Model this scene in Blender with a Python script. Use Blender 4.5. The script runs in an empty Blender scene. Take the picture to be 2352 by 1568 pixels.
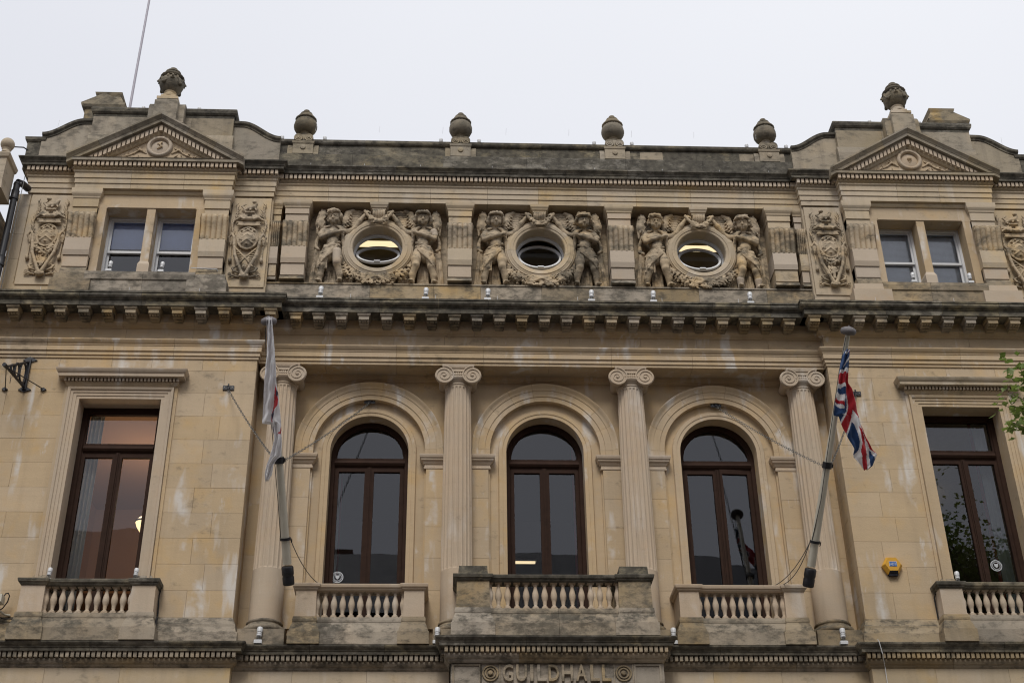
import bpy, math, random
import numpy as np
from mathutils import Vector, Matrix
random.seed(7)
rnd = random.Random(11)
SC = bpy.context.scene
COL = SC.collection
R = math.radians
PI = math.pi

# ---------------------------------------------------------------- camera
CX, CY, CZ = -1.6425, -21.0114, 1.6
YAW, PITCH, ROLL = 0.0524879, 0.5397507, -0.0153301
cam = bpy.data.cameras.new('camera'); camo = bpy.data.objects.new('camera', cam); COL.objects.link(camo)
cam.sensor_width = 36; cam.lens = 3141.1/2352*36; cam.clip_end = 2000; cam.clip_start = .1
fw = Vector((math.sin(YAW)*math.cos(PITCH), math.cos(YAW)*math.cos(PITCH), math.sin(PITCH)))
r0 = Vector((math.cos(YAW), -math.sin(YAW), 0)); u0 = r0.cross(fw)
rr = r0*math.cos(ROLL)+u0*math.sin(ROLL); uu = -r0*math.sin(ROLL)+u0*math.cos(ROLL)
M = Matrix((rr, uu, -fw)).transposed().to_4x4(); M.translation = (CX, CY, CZ)
camo.matrix_world = M
SC.camera = camo

# ---------------------------------------------------------------- sky and sun (overcast)
W = bpy.data.worlds.new('World'); SC.world = W; W.use_nodes = True
nt = W.node_tree; nt.nodes.clear()
def N(t, typ, **kw):
    n = t.nodes.new(typ)
    for k, v in kw.items(): setattr(n, k, v)
    return n
SUN_EL, SUN_AZ = 54, 190          # sun direction: elevation and compass angle (0 = +Y)
wo = N(nt, 'ShaderNodeOutputWorld'); add = N(nt, 'ShaderNodeAddShader')
b1 = N(nt, 'ShaderNodeBackground'); b2 = N(nt, 'ShaderNodeBackground')
sky = N(nt, 'ShaderNodeTexSky', sky_type='NISHITA'); sky.sun_disc = False
sky.sun_elevation = R(SUN_EL); sky.sun_rotation = R(SUN_AZ); sky.dust_density = 6; sky.air_density = .6
b1.inputs[1].default_value = 0.008
tc = N(nt, 'ShaderNodeTexCoord'); sep = N(nt, 'ShaderNodeSeparateXYZ')
nz = N(nt, 'ShaderNodeTexNoise'); nz.inputs['Scale'].default_value = 1.6; nz.inputs['Detail'].default_value = 3; nz.inputs['Roughness'].default_value = .45
ramp = N(nt, 'ShaderNodeValToRGB')
ramp.color_ramp.elements[0].position = 0.0; ramp.color_ramp.elements[0].color = (.43, .445, .485, 1)
ramp.color_ramp.elements[1].position = 1.0; ramp.color_ramp.elements[1].color = (.90, .90, .92, 1)
e = ramp.color_ramp.elements.new(.60); e.color = (.565, .575, .615, 1)
e = ramp.color_ramp.elements.new(.86); e.color = (.66, .67, .70, 1)
mad = N(nt, 'ShaderNodeMath', operation='MULTIPLY_ADD'); mad.inputs[1].default_value = .30; 
off = N(nt, 'ShaderNodeMath', operation='MULTIPLY_ADD'); off.inputs[1].default_value = .22
mx = N(nt, 'ShaderNodeMath', operation='ADD'); mx.inputs[1].default_value = -.145
nt.links.new(tc.outputs['Generated'], sep.inputs[0]); nt.links.new(tc.outputs['Generated'], nz.inputs['Vector'])
nt.links.new(nz.outputs['Fac'], mad.inputs[0]); nt.links.new(sep.outputs['Z'], mad.inputs[2])
nt.links.new(sep.outputs['X'], off.inputs[0]); nt.links.new(mad.outputs[0], off.inputs[2])
nt.links.new(off.outputs[0], mx.inputs[0]); nt.links.new(mx.outputs[0], ramp.inputs[0])
nt.links.new(ramp.outputs[0], b2.inputs[0]); b2.inputs[1].default_value = 1.0
nt.links.new(sky.outputs[0], b1.inputs[0]); nt.links.new(b1.outputs[0], add.inputs[0]); nt.links.new(b2.outputs[0], add.inputs[1])
nt.links.new(add.outputs[0], wo.inputs[0])
sl = bpy.data.lights.new('sun', 'SUN'); sl.energy = 1.5; sl.angle = R(20); sl.color = (1, .96, .90)
so = bpy.data.objects.new('sun', sl); COL.objects.link(so)
sd = Vector((math.sin(R(SUN_AZ))*math.cos(R(SUN_EL)), math.cos(R(SUN_AZ))*math.cos(R(SUN_EL)), math.sin(R(SUN_EL))))
so.rotation_euler = sd.to_track_quat('Z', 'Y').to_euler(); so.location = (0, -40, 40)
SC.view_settings.view_transform = 'Standard'; SC.view_settings.look = 'None'
SC.cycles.filter_width = 1.15; SC.view_settings.exposure = .45; SC.view_settings.gamma = 1; SC.view_settings.use_curve_mapping = False

# ---------------------------------------------------------------- helpers
class MB:
    def __init__(s): s.v = []; s.f = []; s.m = []
    def add(s, vs, fs, mi=0):
        b = len(s.v); s.v += [tuple(p) for p in vs]; s.f += [tuple(b+i for i in f) for f in fs]; s.m += [mi]*len(fs)
    def box(s, x0, x1, y0, y1, z0, z1, mi=0):
        if x0 > x1: x0, x1 = x1, x0
        s.add([(x0,y0,z0),(x1,y0,z0),(x1,y1,z0),(x0,y1,z0),(x0,y0,z1),(x1,y0,z1),(x1,y1,z1),(x0,y1,z1)],
              [(0,1,5,4),(1,2,6,5),(2,3,7,6),(3,0,4,7),(4,5,6,7),(3,2,1,0)], mi)
    def belt(s, prof, x0, x1, y0, yb, eL=False, eR=False):
        # moulding: prof = [(z, projection)], bottom to top, wrapped round the front and (eL / eR) the ends
        vs = []; fs = []; n = len(prof)
        for z, p in prof:
            a = x0-(p if eL else 0); b = x1+(p if eR else 0)
            vs += [(a, yb, z), (a, y0-p, z), (b, y0-p, z), (b, yb, z)]
        for i in range(n-1):
            q = 4*i
            for k in range(3): fs.append((q+k, q+k+1, q+k+5, q+k+4))
        fs.append((3, 2, 1, 0)); fs.append((4*n-4, 4*n-3, 4*n-2, 4*n-1))
        s.add(vs, fs)
    def lathe(s, prof, n=24, c=(0,0,0), axis='z', lobes=0, amp=0, a0=0, a1=2*PI, cap=True):
        vs = []; fs = []; full = abs(a1-a0-2*PI) < 1e-6; m = n if full else n+1
        for r, z in prof:
            for i in range(m):
                a = a0+(a1-a0)*i/n; q = r*(1+(amp*abs(math.sin(lobes*a/2)) if lobes else 0))
                if axis == 'z': vs.append((c[0]+q*math.cos(a), c[1]+q*math.sin(a), c[2]+z))
                else: vs.append((c[0]+q*math.cos(a), c[1]+z, c[2]+q*math.sin(a)))
        for j in range(len(prof)-1):
            for i in range(n):
                k = (i+1) % m
                fs.append((j*m+i, j*m+k, (j+1)*m+k, (j+1)*m+i))
        if cap and full:
            fs.append(tuple(range(m-1, -1, -1))); fs.append(tuple((len(prof)-1)*m+i for i in range(m)))
        if axis != 'z': fs = [f[::-1] for f in fs]
        s.add(vs, fs)
    def tube(s, pts, r, n=8, closed=False, r2=None):
        pts = [Vector(p) for p in pts]; L = len(pts); vs = []; fs = []
        up = Vector((0.13, 0.31, 0.94)).normalized()
        for i, p in enumerate(pts):
            if closed: t = pts[(i+1) % L]-pts[i-1]
            else: t = pts[min(i+1, L-1)]-pts[max(i-1, 0)]
            t.normalize(); a = t.cross(up)
            if a.length < .05: a = t.cross(Vector((1, 0, 0)))
            a.normalize(); b = t.cross(a); q = r if r2 is None else r+(r2-r)*i/(L-1)
            if callable(r): q = r(i/(L-1))
            for k in range(n):
                w = 2*PI*k/n; vs.append(tuple(p+a*q*math.cos(w)+b*q*math.sin(w)))
        for i in range(L if closed else L-1):
            j = (i+1) % L
            for k in range(n):
                l = (k+1) % n; fs.append((i*n+k, i*n+l, j*n+l, j*n+k))
        if not closed: fs += [tuple(range(n-1, -1, -1)), tuple((L-1)*n+k for k in range(n))]
        s.add(vs, fs)
    def prism(s, poly, y0, y1, mi=0):      # poly in (x,z); extruded in y
        n = len(poly); A = sum(poly[i][0]*poly[(i+1) % n][1]-poly[(i+1) % n][0]*poly[i][1] for i in range(n))
        if A < 0: poly = poly[::-1]
        vs = [(x, y0, z) for x, z in poly]+[(x, y1, z) for x, z in poly]
        fs = [tuple(range(n)), tuple(range(2*n-1, n-1, -1))]
        for i in range(n): fs.append((i, i+n, (i+1) % n+n, (i+1) % n))
        s.add(vs, fs, mi)
    def sweep(s, path, prof, closed=False):
        # path: list of (x,z, nx,nz) with outward normal; prof: [(offset along normal, y)]
        m = len(prof); vs = []; fs = []
        for x, z, nx, nz in path:
            for o, y in prof: vs.append((x+nx*o, y, z+nz*o))
        L = len(path)
        for i in range(L if closed else L-1):
            j = (i+1) % L
            for k in range(m): 
                l = (k+1) % m; fs.append((i*m+k, i*m+l, j*m+l, j*m+k))
        if not closed: fs += [tuple(range(m)), tuple((L-1)*m+k for k in range(m-1, -1, -1))]
        s.add(vs, fs)
    def arch(s, cx, zc, r, prof, zb, n=40):
        path = [(cx-r, zb, -1, 0)]+[(cx-r*math.cos(PI*i/n), zc+r*math.sin(PI*i/n), -math.cos(PI*i/n), math.sin(PI*i/n)) for i in range(n+1)]+[(cx+r, zb, 1, 0)]
        s.sweep(path, prof)
    def ring(s, cx, zc, r, prof, n=56):
        s.sweep([(cx-r*math.cos(2*PI*i/n), zc+r*math.sin(2*PI*i/n), -math.cos(2*PI*i/n), math.sin(2*PI*i/n)) for i in range(n)], prof, True)
    def plate_hole(s, x0, x1, z0, z1, cx, zc, r, y0, y1, zb=None, n=40):
        # wall slab with a round (zb None) or arched hole
        def seg(p, q, pt, qt):
            s.add([(p[0],y0,p[1]),(q[0],y0,q[1]),(qt[0],y0,qt[1]),(pt[0],y0,pt[1])], [(0,1,2,3)])
            s.add([(p[0],y0,p[1]),(q[0],y0,q[1]),(q[0],y1,q[1]),(p[0],y1,p[1])], [(3,2,1,0)])
        up = [(cx-r*math.cos(PI*i/n), zc+r*math.sin(PI*i/n)) for i in range(n+1)]
        for i in range(n): seg(up[i], up[i+1], (up[i][0], z1), (up[i+1][0], z1))
        if zb is None:
            lo = [(cx-r*math.cos(PI*i/n), zc-r*math.sin(PI*i/n)) for i in range(n+1)]
            for i in range(n): seg(lo[i+1], lo[i], (lo[i+1][0], z0), (lo[i][0], z0))
            s.box(x0, cx-r, y0, y1, z0, z1); s.box(cx+r, x1, y0, y1, z0, z1)
        else:
            s.box(x0, cx-r, y0, y1, z0, z1); s.box(cx+r, x1, y0, y1, z0, z1)
    def obj(s, name, mat, parent=None, smooth=False, **kw):
        me = bpy.data.meshes.new(name)
        me.from_pydata(s.v, [], s.f)
        mats = mat if isinstance(mat, (list, tuple)) else [mat]
        for m in mats: me.materials.append(m)
        if len(mats) > 1: me.polygons.foreach_set('material_index', s.m)
        if smooth:
            me.polygons.foreach_set('use_smooth', [True]*len(me.polygons)); me.set_sharp_from_angle(angle=R(smooth if smooth is not True else 40))
        me.update()
        return link(name, me, parent, **kw)
def link(name, me, parent=None, loc=None, rot=None, scale=None, label=None, kind=None):
    o = bpy.data.objects.new(name, me); COL.objects.link(o)
    if parent: o.parent = parent
    if loc: o.location = loc
    if rot: o.rotation_euler = rot
    if scale: o.scale = scale
    if label: o['label'] = label
    if kind: o['kind'] = kind
    return o
def tag(o, label, cat, group=None):
    o['label'] = label; o['category'] = cat
    if group: o['group'] = group
    return o
def empty(name, loc=(0,0,0), parent=None, label=None, cat=None, group=None):
    o = bpy.data.objects.new(name, None); COL.objects.link(o); o.location = loc; o.empty_display_size = .1
    if parent: o.parent = parent
    if cat: tag(o, label, cat, group)
    elif label: o['label'] = label
    return o
def dup(root, loc, rot=None, scale=None, label=None, parent=None):
    r = root.copy(); COL.objects.link(r); r.location = loc
    if parent: r.parent = parent
    if rot: r.rotation_euler = rot
    if scale: r.scale = scale
    if label: r['label'] = label
    for c in list(root.children):
        d = c.copy(); COL.objects.link(d); d.parent = r
        for g in list(c.children):
            h = g.copy(); COL.objects.link(h); h.parent = d
    return r

# ---- sculpting: signed distance field to mesh (surface nets)
class Field:
    def __init__(s, lo, hi, h):
        s.h = h; s.lo = np.array(lo, float); s.n = np.ceil((np.array(hi)-s.lo)/h).astype(int)+1
        s.ax = [s.lo[i]+h*np.arange(s.n[i]) for i in range(3)]
        s.d = np.full(tuple(s.n), .3, np.float32)
    def _sl(s, lo, hi):
        a = np.clip(np.floor((np.array(lo)-s.lo)/s.h).astype(int), 0, s.n); b = np.clip(np.ceil((np.array(hi)-s.lo)/s.h).astype(int)+1, 0, s.n)
        if (b <= a).any(): return None
        sl = tuple(slice(a[i], b[i]) for i in range(3))
        g = np.meshgrid(*[s.ax[i][sl[i]].astype(np.float32) for i in range(3)], indexing='ij', sparse=True)
        return sl, g
    def _mix(s, sl, e, k, sub):
        a = s.d[sl]
        if sub:
            b = -e; hh = np.clip(k-np.abs(a-b), 0, None)/k; s.d[sl] = np.maximum(a, b)+hh*hh*k*.25
        else:
            hh = np.clip(k-np.abs(a-e), 0, None)/k; s.d[sl] = np.minimum(a, e)-hh*hh*k*.25
    def cap(s, a, b, ra, rb=None, k=.02, sub=False):
        rb = ra if rb is None else rb; a = np.array(a, float); b = np.array(b, float); m = max(ra, rb)+k+3*s.h
        q = s._sl(np.minimum(a, b)-m, np.maximum(a, b)+m)
        if q is None: return
        sl, (X, Y, Z) = q; ab = b-a; L = max(ab@ab, 1e-9)
        t = np.clip(((X-a[0])*ab[0]+(Y-a[1])*ab[1]+(Z-a[2])*ab[2])/L, 0, 1)
        e = np.sqrt((X-a[0]-t*ab[0])**2+(Y-a[1]-t*ab[1])**2+(Z-a[2]-t*ab[2])**2)-(ra+(rb-ra)*t)
        s._mix(sl, e, k, sub)
    def chain(s, pts, rs, k=.02, sub=False):
        if not hasattr(rs, '__len__'): rs = [rs]*len(pts)
        for i in range(len(pts)-1): s.cap(pts[i], pts[i+1], rs[i], rs[i+1], k, sub)
    def ell(s, c, r, k=.02, sub=False, rot=0):       # rot about y axis
        m = max(r)+k+3*s.h; q = s._sl(np.array(c)-m, np.array(c)+m)
        if q is None: return
        sl, (X, Y, Z) = q; x = X-c[0]; y = Y-c[1]; z = Z-c[2]
        if rot: x, z = x*math.cos(rot)+z*math.sin(rot), -x*math.sin(rot)+z*math.cos(rot)
        k0 = np.sqrt((x/r[0])**2+(y/r[1])**2+(z/r[2])**2); k1 = np.sqrt((x/r[0]**2)**2+(y/r[1]**2)**2+(z/r[2]**2)**2)+1e-6
        s._mix(sl, k0*(k0-1)/k1, k, sub)
    def disp(s, fn, w=.08):
        X, Y, Z = np.meshgrid(*s.ax, indexing='ij', sparse=True); s.d += (fn(X, Y, Z)*(np.abs(s.d) < w)).astype(np.float32)
    def mb(s):
        d = s.d; m = MB(); neg = d < 0
        dims = np.array(d.shape)-1
        P = np.zeros(tuple(dims)+(3,), np.float32); C = np.zeros(tuple(dims), np.float32)
        def crop(a, o): return a[o[0]:o[0]+dims[0], o[1]:o[1]+dims[1], o[2]:o[2]+dims[2]]
        for ax in range(3):
            o1, o2 = [(i) for i in range(3) if i != ax]
            for u in (0, 1):
                for v in (0, 1):
                    a = [0, 0, 0]; a[o1] = u; a[o2] = v; b = list(a); b[ax] = 1
                    da, db = crop(d, a), crop(d, b); cr = (da < 0) != (db < 0)
                    t = np.where(cr, da/(np.where(cr, da-db, 1)), 0)
                    p = [np.full(t.shape, a[i], np.float32) for i in range(3)]; p[ax] = t
                    for i in range(3): P[..., i] += np.where(cr, p[i], 0)
                    C += cr
        act = C > 0; idx = -np.ones(tuple(dims), np.int64); idx[act] = np.arange(act.sum())
        ijk = np.argwhere(act); V = (ijk+P[act]/C[act][:, None])*s.h+s.lo
        F = []
        for ax in range(3):
            o1, o2 = [(0, 1, 2)[(ax+1) % 3], (0, 1, 2)[(ax+2) % 3]]
            sa = [slice(1, -1)]*3; sa[ax] = slice(0, -1); sb = list(sa); sb[ax] = slice(1, None)
            A = neg[tuple(sa)]; B = neg[tuple(sb)]; cr = np.argwhere(A != B)
            if not len(cr): continue
            base = cr+np.array([0 if i == ax else 1 for i in range(3)])
            def g(du, dv):
                q = base.copy(); q[:, o1] += du; q[:, o2] += dv; return idx[q[:, 0], q[:, 1], q[:, 2]]
            Q = np.stack([g(-1, -1), g(0, -1), g(0, 0), g(-1, 0)], 1)
            fl = A[tuple(cr.T)]; Q[~fl] = Q[~fl][:, ::-1]; F.append(Q)
        m.v = [tuple(x) for x in V.tolist()]; F = np.concatenate(F) if F else np.zeros((0, 4), int)
        F = F[(F >= 0).all(1)]; m.f = [tuple(x) for x in F.tolist()]; m.m = [0]*len(m.f)
        return m

# ---------------------------------------------------------------- materials
def newmat(name):
    m = bpy.data.materials.new(name); m.use_nodes = True; t = m.node_tree; b = t.nodes['Principled BSDF']; return m, t, b
def plain(name, col, rough=.6, metal=0, noise=.12, emis=None, es=1, nscale=14):
    m, t, b = newmat(name); b.inputs['Roughness'].default_value = rough; b.inputs['Metallic'].default_value = metal
    g = N(t, 'ShaderNodeNewGeometry'); n = N(t, 'ShaderNodeTexNoise'); n.inputs['Scale'].default_value = nscale; n.inputs['Detail'].default_value = 4
    mix = N(t, 'ShaderNodeMix', data_type='RGBA'); mix.inputs[6].default_value = tuple(c*(1-noise) for c in col)+(1,); mix.inputs[7].default_value = tuple(min(1, c*(1+noise)) for c in col)+(1,)
    t.links.new(g.outputs['Position'], n.inputs['Vector']); t.links.new(n.outputs['Fac'], mix.inputs[0]); t.links.new(mix.outputs[2], b.inputs['Base Color'])
    if emis: b.inputs['Emission Color'].default_value = emis+(1,); b.inputs['Emission Strength'].default_value = es
    return m
def stone(name, c1=(.43,.335,.205), c2=(.36,.285,.185), c3=(.47,.33,.165), soot=.12, top=.8, white=.0, var=.16, streak=.25, pale=.0, bump=.35):
    m, t, b = newmat(name); L = t.links.new
    b.inputs['Roughness'].default_value = .88; b.inputs['Specular IOR Level'].default_value = .25
    g = N(t, 'ShaderNodeNewGeometry'); oi = N(t, 'ShaderNodeObjectInfo'); sp = N(t, 'ShaderNodeSeparateXYZ'); L(g.outputs['Position'], sp.inputs[0])
    def noise(scale, detail=4, rough=.55, vec=None, dist=0):
        n = N(t, 'ShaderNodeTexNoise'); n.inputs['Scale'].default_value = scale; n.inputs['Detail'].default_value = detail; n.inputs['Roughness'].default_value = rough; n.inputs['Distortion'].default_value = dist
        L(vec if vec else g.outputs['Position'], n.inputs['Vector']); return n.outputs['Fac']
    def rng(x, a, bb, c=0., d=1.):
        r = N(t, 'ShaderNodeMapRange'); r.inputs[1].default_value = a; r.inputs[2].default_value = bb; r.inputs[3].default_value = c; r.inputs[4].default_value = d; L(x, r.inputs[0]); return r.outputs[0]
    def math_(op, a, bb=None, c=None):
        n = N(t, 'ShaderNodeMath', operation=op); n.use_clamp = False
        for i, q in enumerate((a, bb, c)):
            if q is None: continue
            if isinstance(q, (int, float)): n.inputs[i].default_value = q
            else: L(q, n.inputs[i])
        return n.outputs[0]
    def mixc(f, a, bb, mode='MIX'):
        n = N(t, 'ShaderNodeMix', data_type='RGBA', blend_type=mode)
        if isinstance(f, (int, float)): n.inputs[0].default_value = f
        else: L(f, n.inputs[0])
        for i, q in ((6, a), (7, bb)):
            if isinstance(q, tuple): n.inputs[i].default_value = q+(1,)
            else: L(q, n.inputs[i])
        return n.outputs[2]
    def vscale(sx, sy, sz):
        n = N(t, 'ShaderNodeMapping'); n.inputs['Scale'].default_value = (sx, sy, sz); L(g.outputs['Position'], n.inputs['Vector']); return n.outputs[0]
    col = mixc(rng(noise(1.1), .35, .65), c1, c2)
    col = mixc(rng(noise(2.3, 3, .5), .54, .74, 0, .75), col, c3)
    bedding = noise(1, 3, .6, vscale(1.2, 1.2, 16))
    col = mixc(rng(bedding, .45, .75, 0, .28), col, tuple(x*.82 for x in c1))
    # every block its own tone
    rv = N(t, 'ShaderNodeHueSaturation'); L(col, rv.inputs['Color'])
    L(rng(oi.outputs['Random'], 0, 1, 1-var, 1+var), rv.inputs['Value'])
    L(rng(math_('FRACT', math_('MULTIPLY', oi.outputs['Random'], 7.13)), 0, 1, 1-var*2.2, 1+var*1.6), rv.inputs['Saturation'])
    col = rv.outputs[0]
    if pale: col = mixc(rng(noise(.9, 4, .6), .42, .62, 0, pale), col, (.47, .40, .315))
    # rain streaks and black crust
    st = noise(1, 5, .6, vscale(5, 5, .45))
    col = mixc(rng(st, .5, .8, 0, streak), col, (.145, .125, .1))
    cr = noise(1, 8, .70, vscale(4.2, 4.2, 7.5))
    up = N(t, 'ShaderNodeSeparateXYZ'); L(g.outputs['Normal'], up.inputs[0])
    upf = rng(up.outputs['Z'], .15, .8, 0, top)
    big = noise(.55, 3, .5)
    sf = math_('ADD', math_('MULTIPLY', rng(math_('ADD', cr, math_('MULTIPLY', big, .5)), .93-soot*.55, 1.08-soot*.5), min(1, .35+soot)), math_('MULTIPLY', upf, rng(cr, .3, .6)))
    sfm = N(t, 'ShaderNodeMath', operation='MINIMUM'); L(sf, sfm.inputs[0]); sfm.inputs[1].default_value = .93
    sc = mixc(rng(noise(9, 4), .35, .7), (.045, .041, .034), (.125, .115, .092))
    col = mixc(sfm.outputs[0], col, sc)
    if white:
        wn = noise(1, 3, .5, vscale(3.4, 3.4, .7)); wn2 = noise(1.7, 4, .6)
        wn3 = noise(1, 4, .6, vscale(7, 7, 2.2)); wf = math_('MAXIMUM', math_('MULTIPLY', rng(wn, .555, .66), rng(wn2, .45, .58, 0, white)), math_('MULTIPLY', rng(wn3, .60, .70), rng(noise(1.3, 3), .5, .6, 0, white*.8)))
        col = mixc(wf, col, (.60, .57, .53))
    gr = noise(60, 3, .6); col = mixc(.10, col, mixc(gr, (.05,.04,.03), (1,.9,.75)), 'OVERLAY')
    L(col, b.inputs['Base Color'])
    bp = N(t, 'ShaderNodeBump'); bp.inputs['Strength'].default_value = bump; bp.inputs['Distance'].default_value = .012
    L(math_('ADD', math_('MULTIPLY', noise(34, 5, .65), .5), math_('MULTIPLY', cr, 1.0)), bp.inputs['Height']); L(bp.outputs[0], b.inputs['Normal'])
    return m
ST = stone('limestone_wall', c1=(.51,.393,.253), c2=(.45,.352,.235), c3=(.53,.37,.185), white=.9, soot=.14, streak=.18, var=.045, top=.6)
STC = stone('limestone_column', c1=(.51,.405,.295), c2=(.47,.38,.285), c3=(.50,.375,.245), soot=.06, streak=.22, pale=.6, top=.5, white=.4, var=.04)
STG = stone('limestone_grey', c1=(.33,.285,.21), c2=(.27,.235,.18), c3=(.37,.295,.19), soot=.30, streak=.65, pale=.3, var=.12, top=.9, bump=.5)
STA = stone('limestone_attic', c1=(.515,.41,.27), c2=(.445,.365,.25), c3=(.56,.40,.19), soot=.16, streak=.28, pale=.5, var=.09, top=.7, white=.25)
STK = stone('limestone_carved', c1=(.52,.41,.27), c2=(.44,.355,.245), c3=(.57,.39,.18), soot=.38, streak=.36, pale=.40, var=.06, top=.85, bump=.9)
STD = stone('limestone_sooty', c1=(.27,.24,.175), c2=(.21,.19,.15), c3=(.33,.27,.17), soot=.62, streak=.65, var=.20, top=1., bump=.6)
STM = stone('limestone_plinth', c1=(.34,.275,.185), c2=(.28,.232,.165), c3=(.42,.31,.18), soot=.42, streak=.45, var=.2, top=.9, pale=.35, bump=.5)
STU = stone('limestone_urn', c1=(.24,.20,.14), c2=(.19,.165,.12), c3=(.22,.175,.11), soot=.40, streak=.4, var=.1, top=.35, bump=.7)
PATCH = stone('repair_stone', c1=(.50,.42,.33), c2=(.46,.385,.30), c3=(.48,.36,.24), soot=.02, streak=.05, var=.06, top=.2)
WOOD = plain('brown_window_wood', (.034,.017,.011), .75, noise=.4, nscale=9); WOOD.node_tree.nodes['Principled BSDF'].inputs['Specular IOR Level'].default_value = .15
WHITE = plain('white_sash_paint', (.62,.63,.64), .45, noise=.06)
LAMPW = plain('white_plastic', (.60,.61,.62), .4, noise=.04)
IRON = plain('black_ironwork', (.012,.012,.016), .45, noise=.4, nscale=40)
GALV = plain('galvanised_steel', (.15,.15,.145), .45, .6, noise=.2, nscale=60)
LEAD = plain('grey_rubber_cap', (.13,.12,.125), .7, noise=.25, nscale=30)
POLE = plain('cream_pole_paint', (.56,.53,.44), .4, noise=.12, nscale=8)
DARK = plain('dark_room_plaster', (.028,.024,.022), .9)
ROOMO = plain('orange_room_plaster', (.33,.20,.12), .9, noise=.06, nscale=1)
ROOMB = plain('brown_timber_lining', (.075,.036,.016), .8, noise=.1, nscale=2)
ROOMC = plain('office_ceiling', (.30,.27,.22), .9)
CURT = plain('pale_curtain', (.55,.60,.60), .9, noise=.1, nscale=30)
REDC = plain('red_curtain', (.30,.02,.04), .9)
BLIND = plain('blue_roller_blind', (.52,.62,.85), .8, noise=.05)
BLIND2 = plain('grey_slat_blind', (.70,.75,.80), .7, noise=.08)
YEL = plain('yellow_alarm_plastic', (.62,.33,.035), .35, noise=.03)
NAVY = plain('dark_alarm_lens', (.008,.009,.02), .15)
BLUE = plain('alarm_blue_print', (.04,.13,.40), .4)
GROUND = plain('street_paving', (.14,.13,.12), .85, noise=.2, nscale=3)
SLATE = plain('roof_slate', (.07,.07,.08), .7, noise=.3, nscale=4)
BRICK = plain('opposite_brick', (.14,.075,.05), .9, noise=.25, nscale=5)
def glassmat(name, tint, k=1.85):
    m = bpy.data.materials.new(name); m.use_nodes = True; t = m.node_tree; t.nodes.clear()
    o = N(t, 'ShaderNodeOutputMaterial'); mx = N(t, 'ShaderNodeMixShader'); tr = N(t, 'ShaderNodeBsdfTransparent'); gl = N(t, 'ShaderNodeBsdfGlossy')
    fr = N(t, 'ShaderNodeFresnel'); fr.inputs[0].default_value = 1.5; mu = N(t, 'ShaderNodeMath', operation='MULTIPLY'); mu.inputs[1].default_value = k; mu.use_clamp = True
    tr.inputs[0].default_value = tint+(1,); gl.inputs['Roughness'].default_value = .01; gl.inputs[0].default_value = (.93, .95, 1, 1)
    g = N(t, 'ShaderNodeNewGeometry'); n = N(t, 'ShaderNodeTexNoise'); n.inputs['Scale'].default_value = 1.3; n.inputs['Detail'].default_value = 1
    bp = N(t, 'ShaderNodeBump'); bp.inputs['Strength'].default_value = .06; bp.inputs['Distance'].default_value = .03
    t.links.new(g.outputs['Position'], n.inputs['Vector']); t.links.new(n.outputs['Fac'], bp.inputs['Height']); t.links.new(bp.outputs[0], gl.inputs['Normal'])
    t.links.new(fr.outputs[0], mu.inputs[0]); t.links.new(mu.outputs[0], mx.inputs[0]); t.links.new(tr.outputs[0], mx.inputs[1]); t.links.new(gl.outputs[0], mx.inputs[2]); t.links.new(mx.outputs[0], o.inputs[0])
    return m
GLASS = glassmat('window_glass', (.90, .91, .92))
CLEAR = bpy.data.materials.new('glass_inner_face'); CLEAR.use_nodes = True; _t = CLEAR.node_tree; _t.nodes.clear()
_o = N(_t, 'ShaderNodeOutputMaterial'); _b = N(_t, 'ShaderNodeBsdfTransparent'); _t.links.new(_b.outputs[0], _o.inputs[0])
def emit(name, col, s):
    m, t, b = newmat(name); b.inputs['Base Color'].default_value = col+(1,); b.inputs['Emission Color'].default_value = col+(1,); b.inputs['Emission Strength'].default_value = s; return m
TUBE = emit('warm_lit_tube', (1, .80, .48), .80)
POLE2 = plain('grey_lilac_pole', (.36,.34,.39), .4, noise=.1, nscale=3)
TUBE2 = emit('lit_tube_end', (1, .95, .82), 2.2)
GLOBE = emit('pendant_globe', (1, .72, .36), 1.3)
PANEL = emit('ceiling_light_panel', (1, .80, .48), 1.1)
def pane(name, x0, x1, z0, z1, y, parent, poly=None):
    mb = MB()
    p = poly or [(x0, z0), (x1, z0), (x1, z1), (x0, z1)]
    n = len(p); A = sum(p[i][0]*p[(i+1) % n][1]-p[(i+1) % n][0]*p[i][1] for i in range(n))
    if A < 0: p = p[::-1]
    mb.add([(a, y, b) for a, b in p], [tuple(range(n))], 0)
    mb.add([(a, y+.006, b) for a, b in p], [tuple(range(n-1, -1, -1))], 1)
    for i in range(n):
        a, b = p[i], p[(i+1) % n]; mb.add([(a[0], y, a[1]), (b[0], y, b[1]), (b[0], y+.006, b[1]), (a[0], y+.006, a[1])], [(3, 2, 1, 0)], 1)
    return mb.obj(name, [GLASS, CLEAR], parent)
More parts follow.
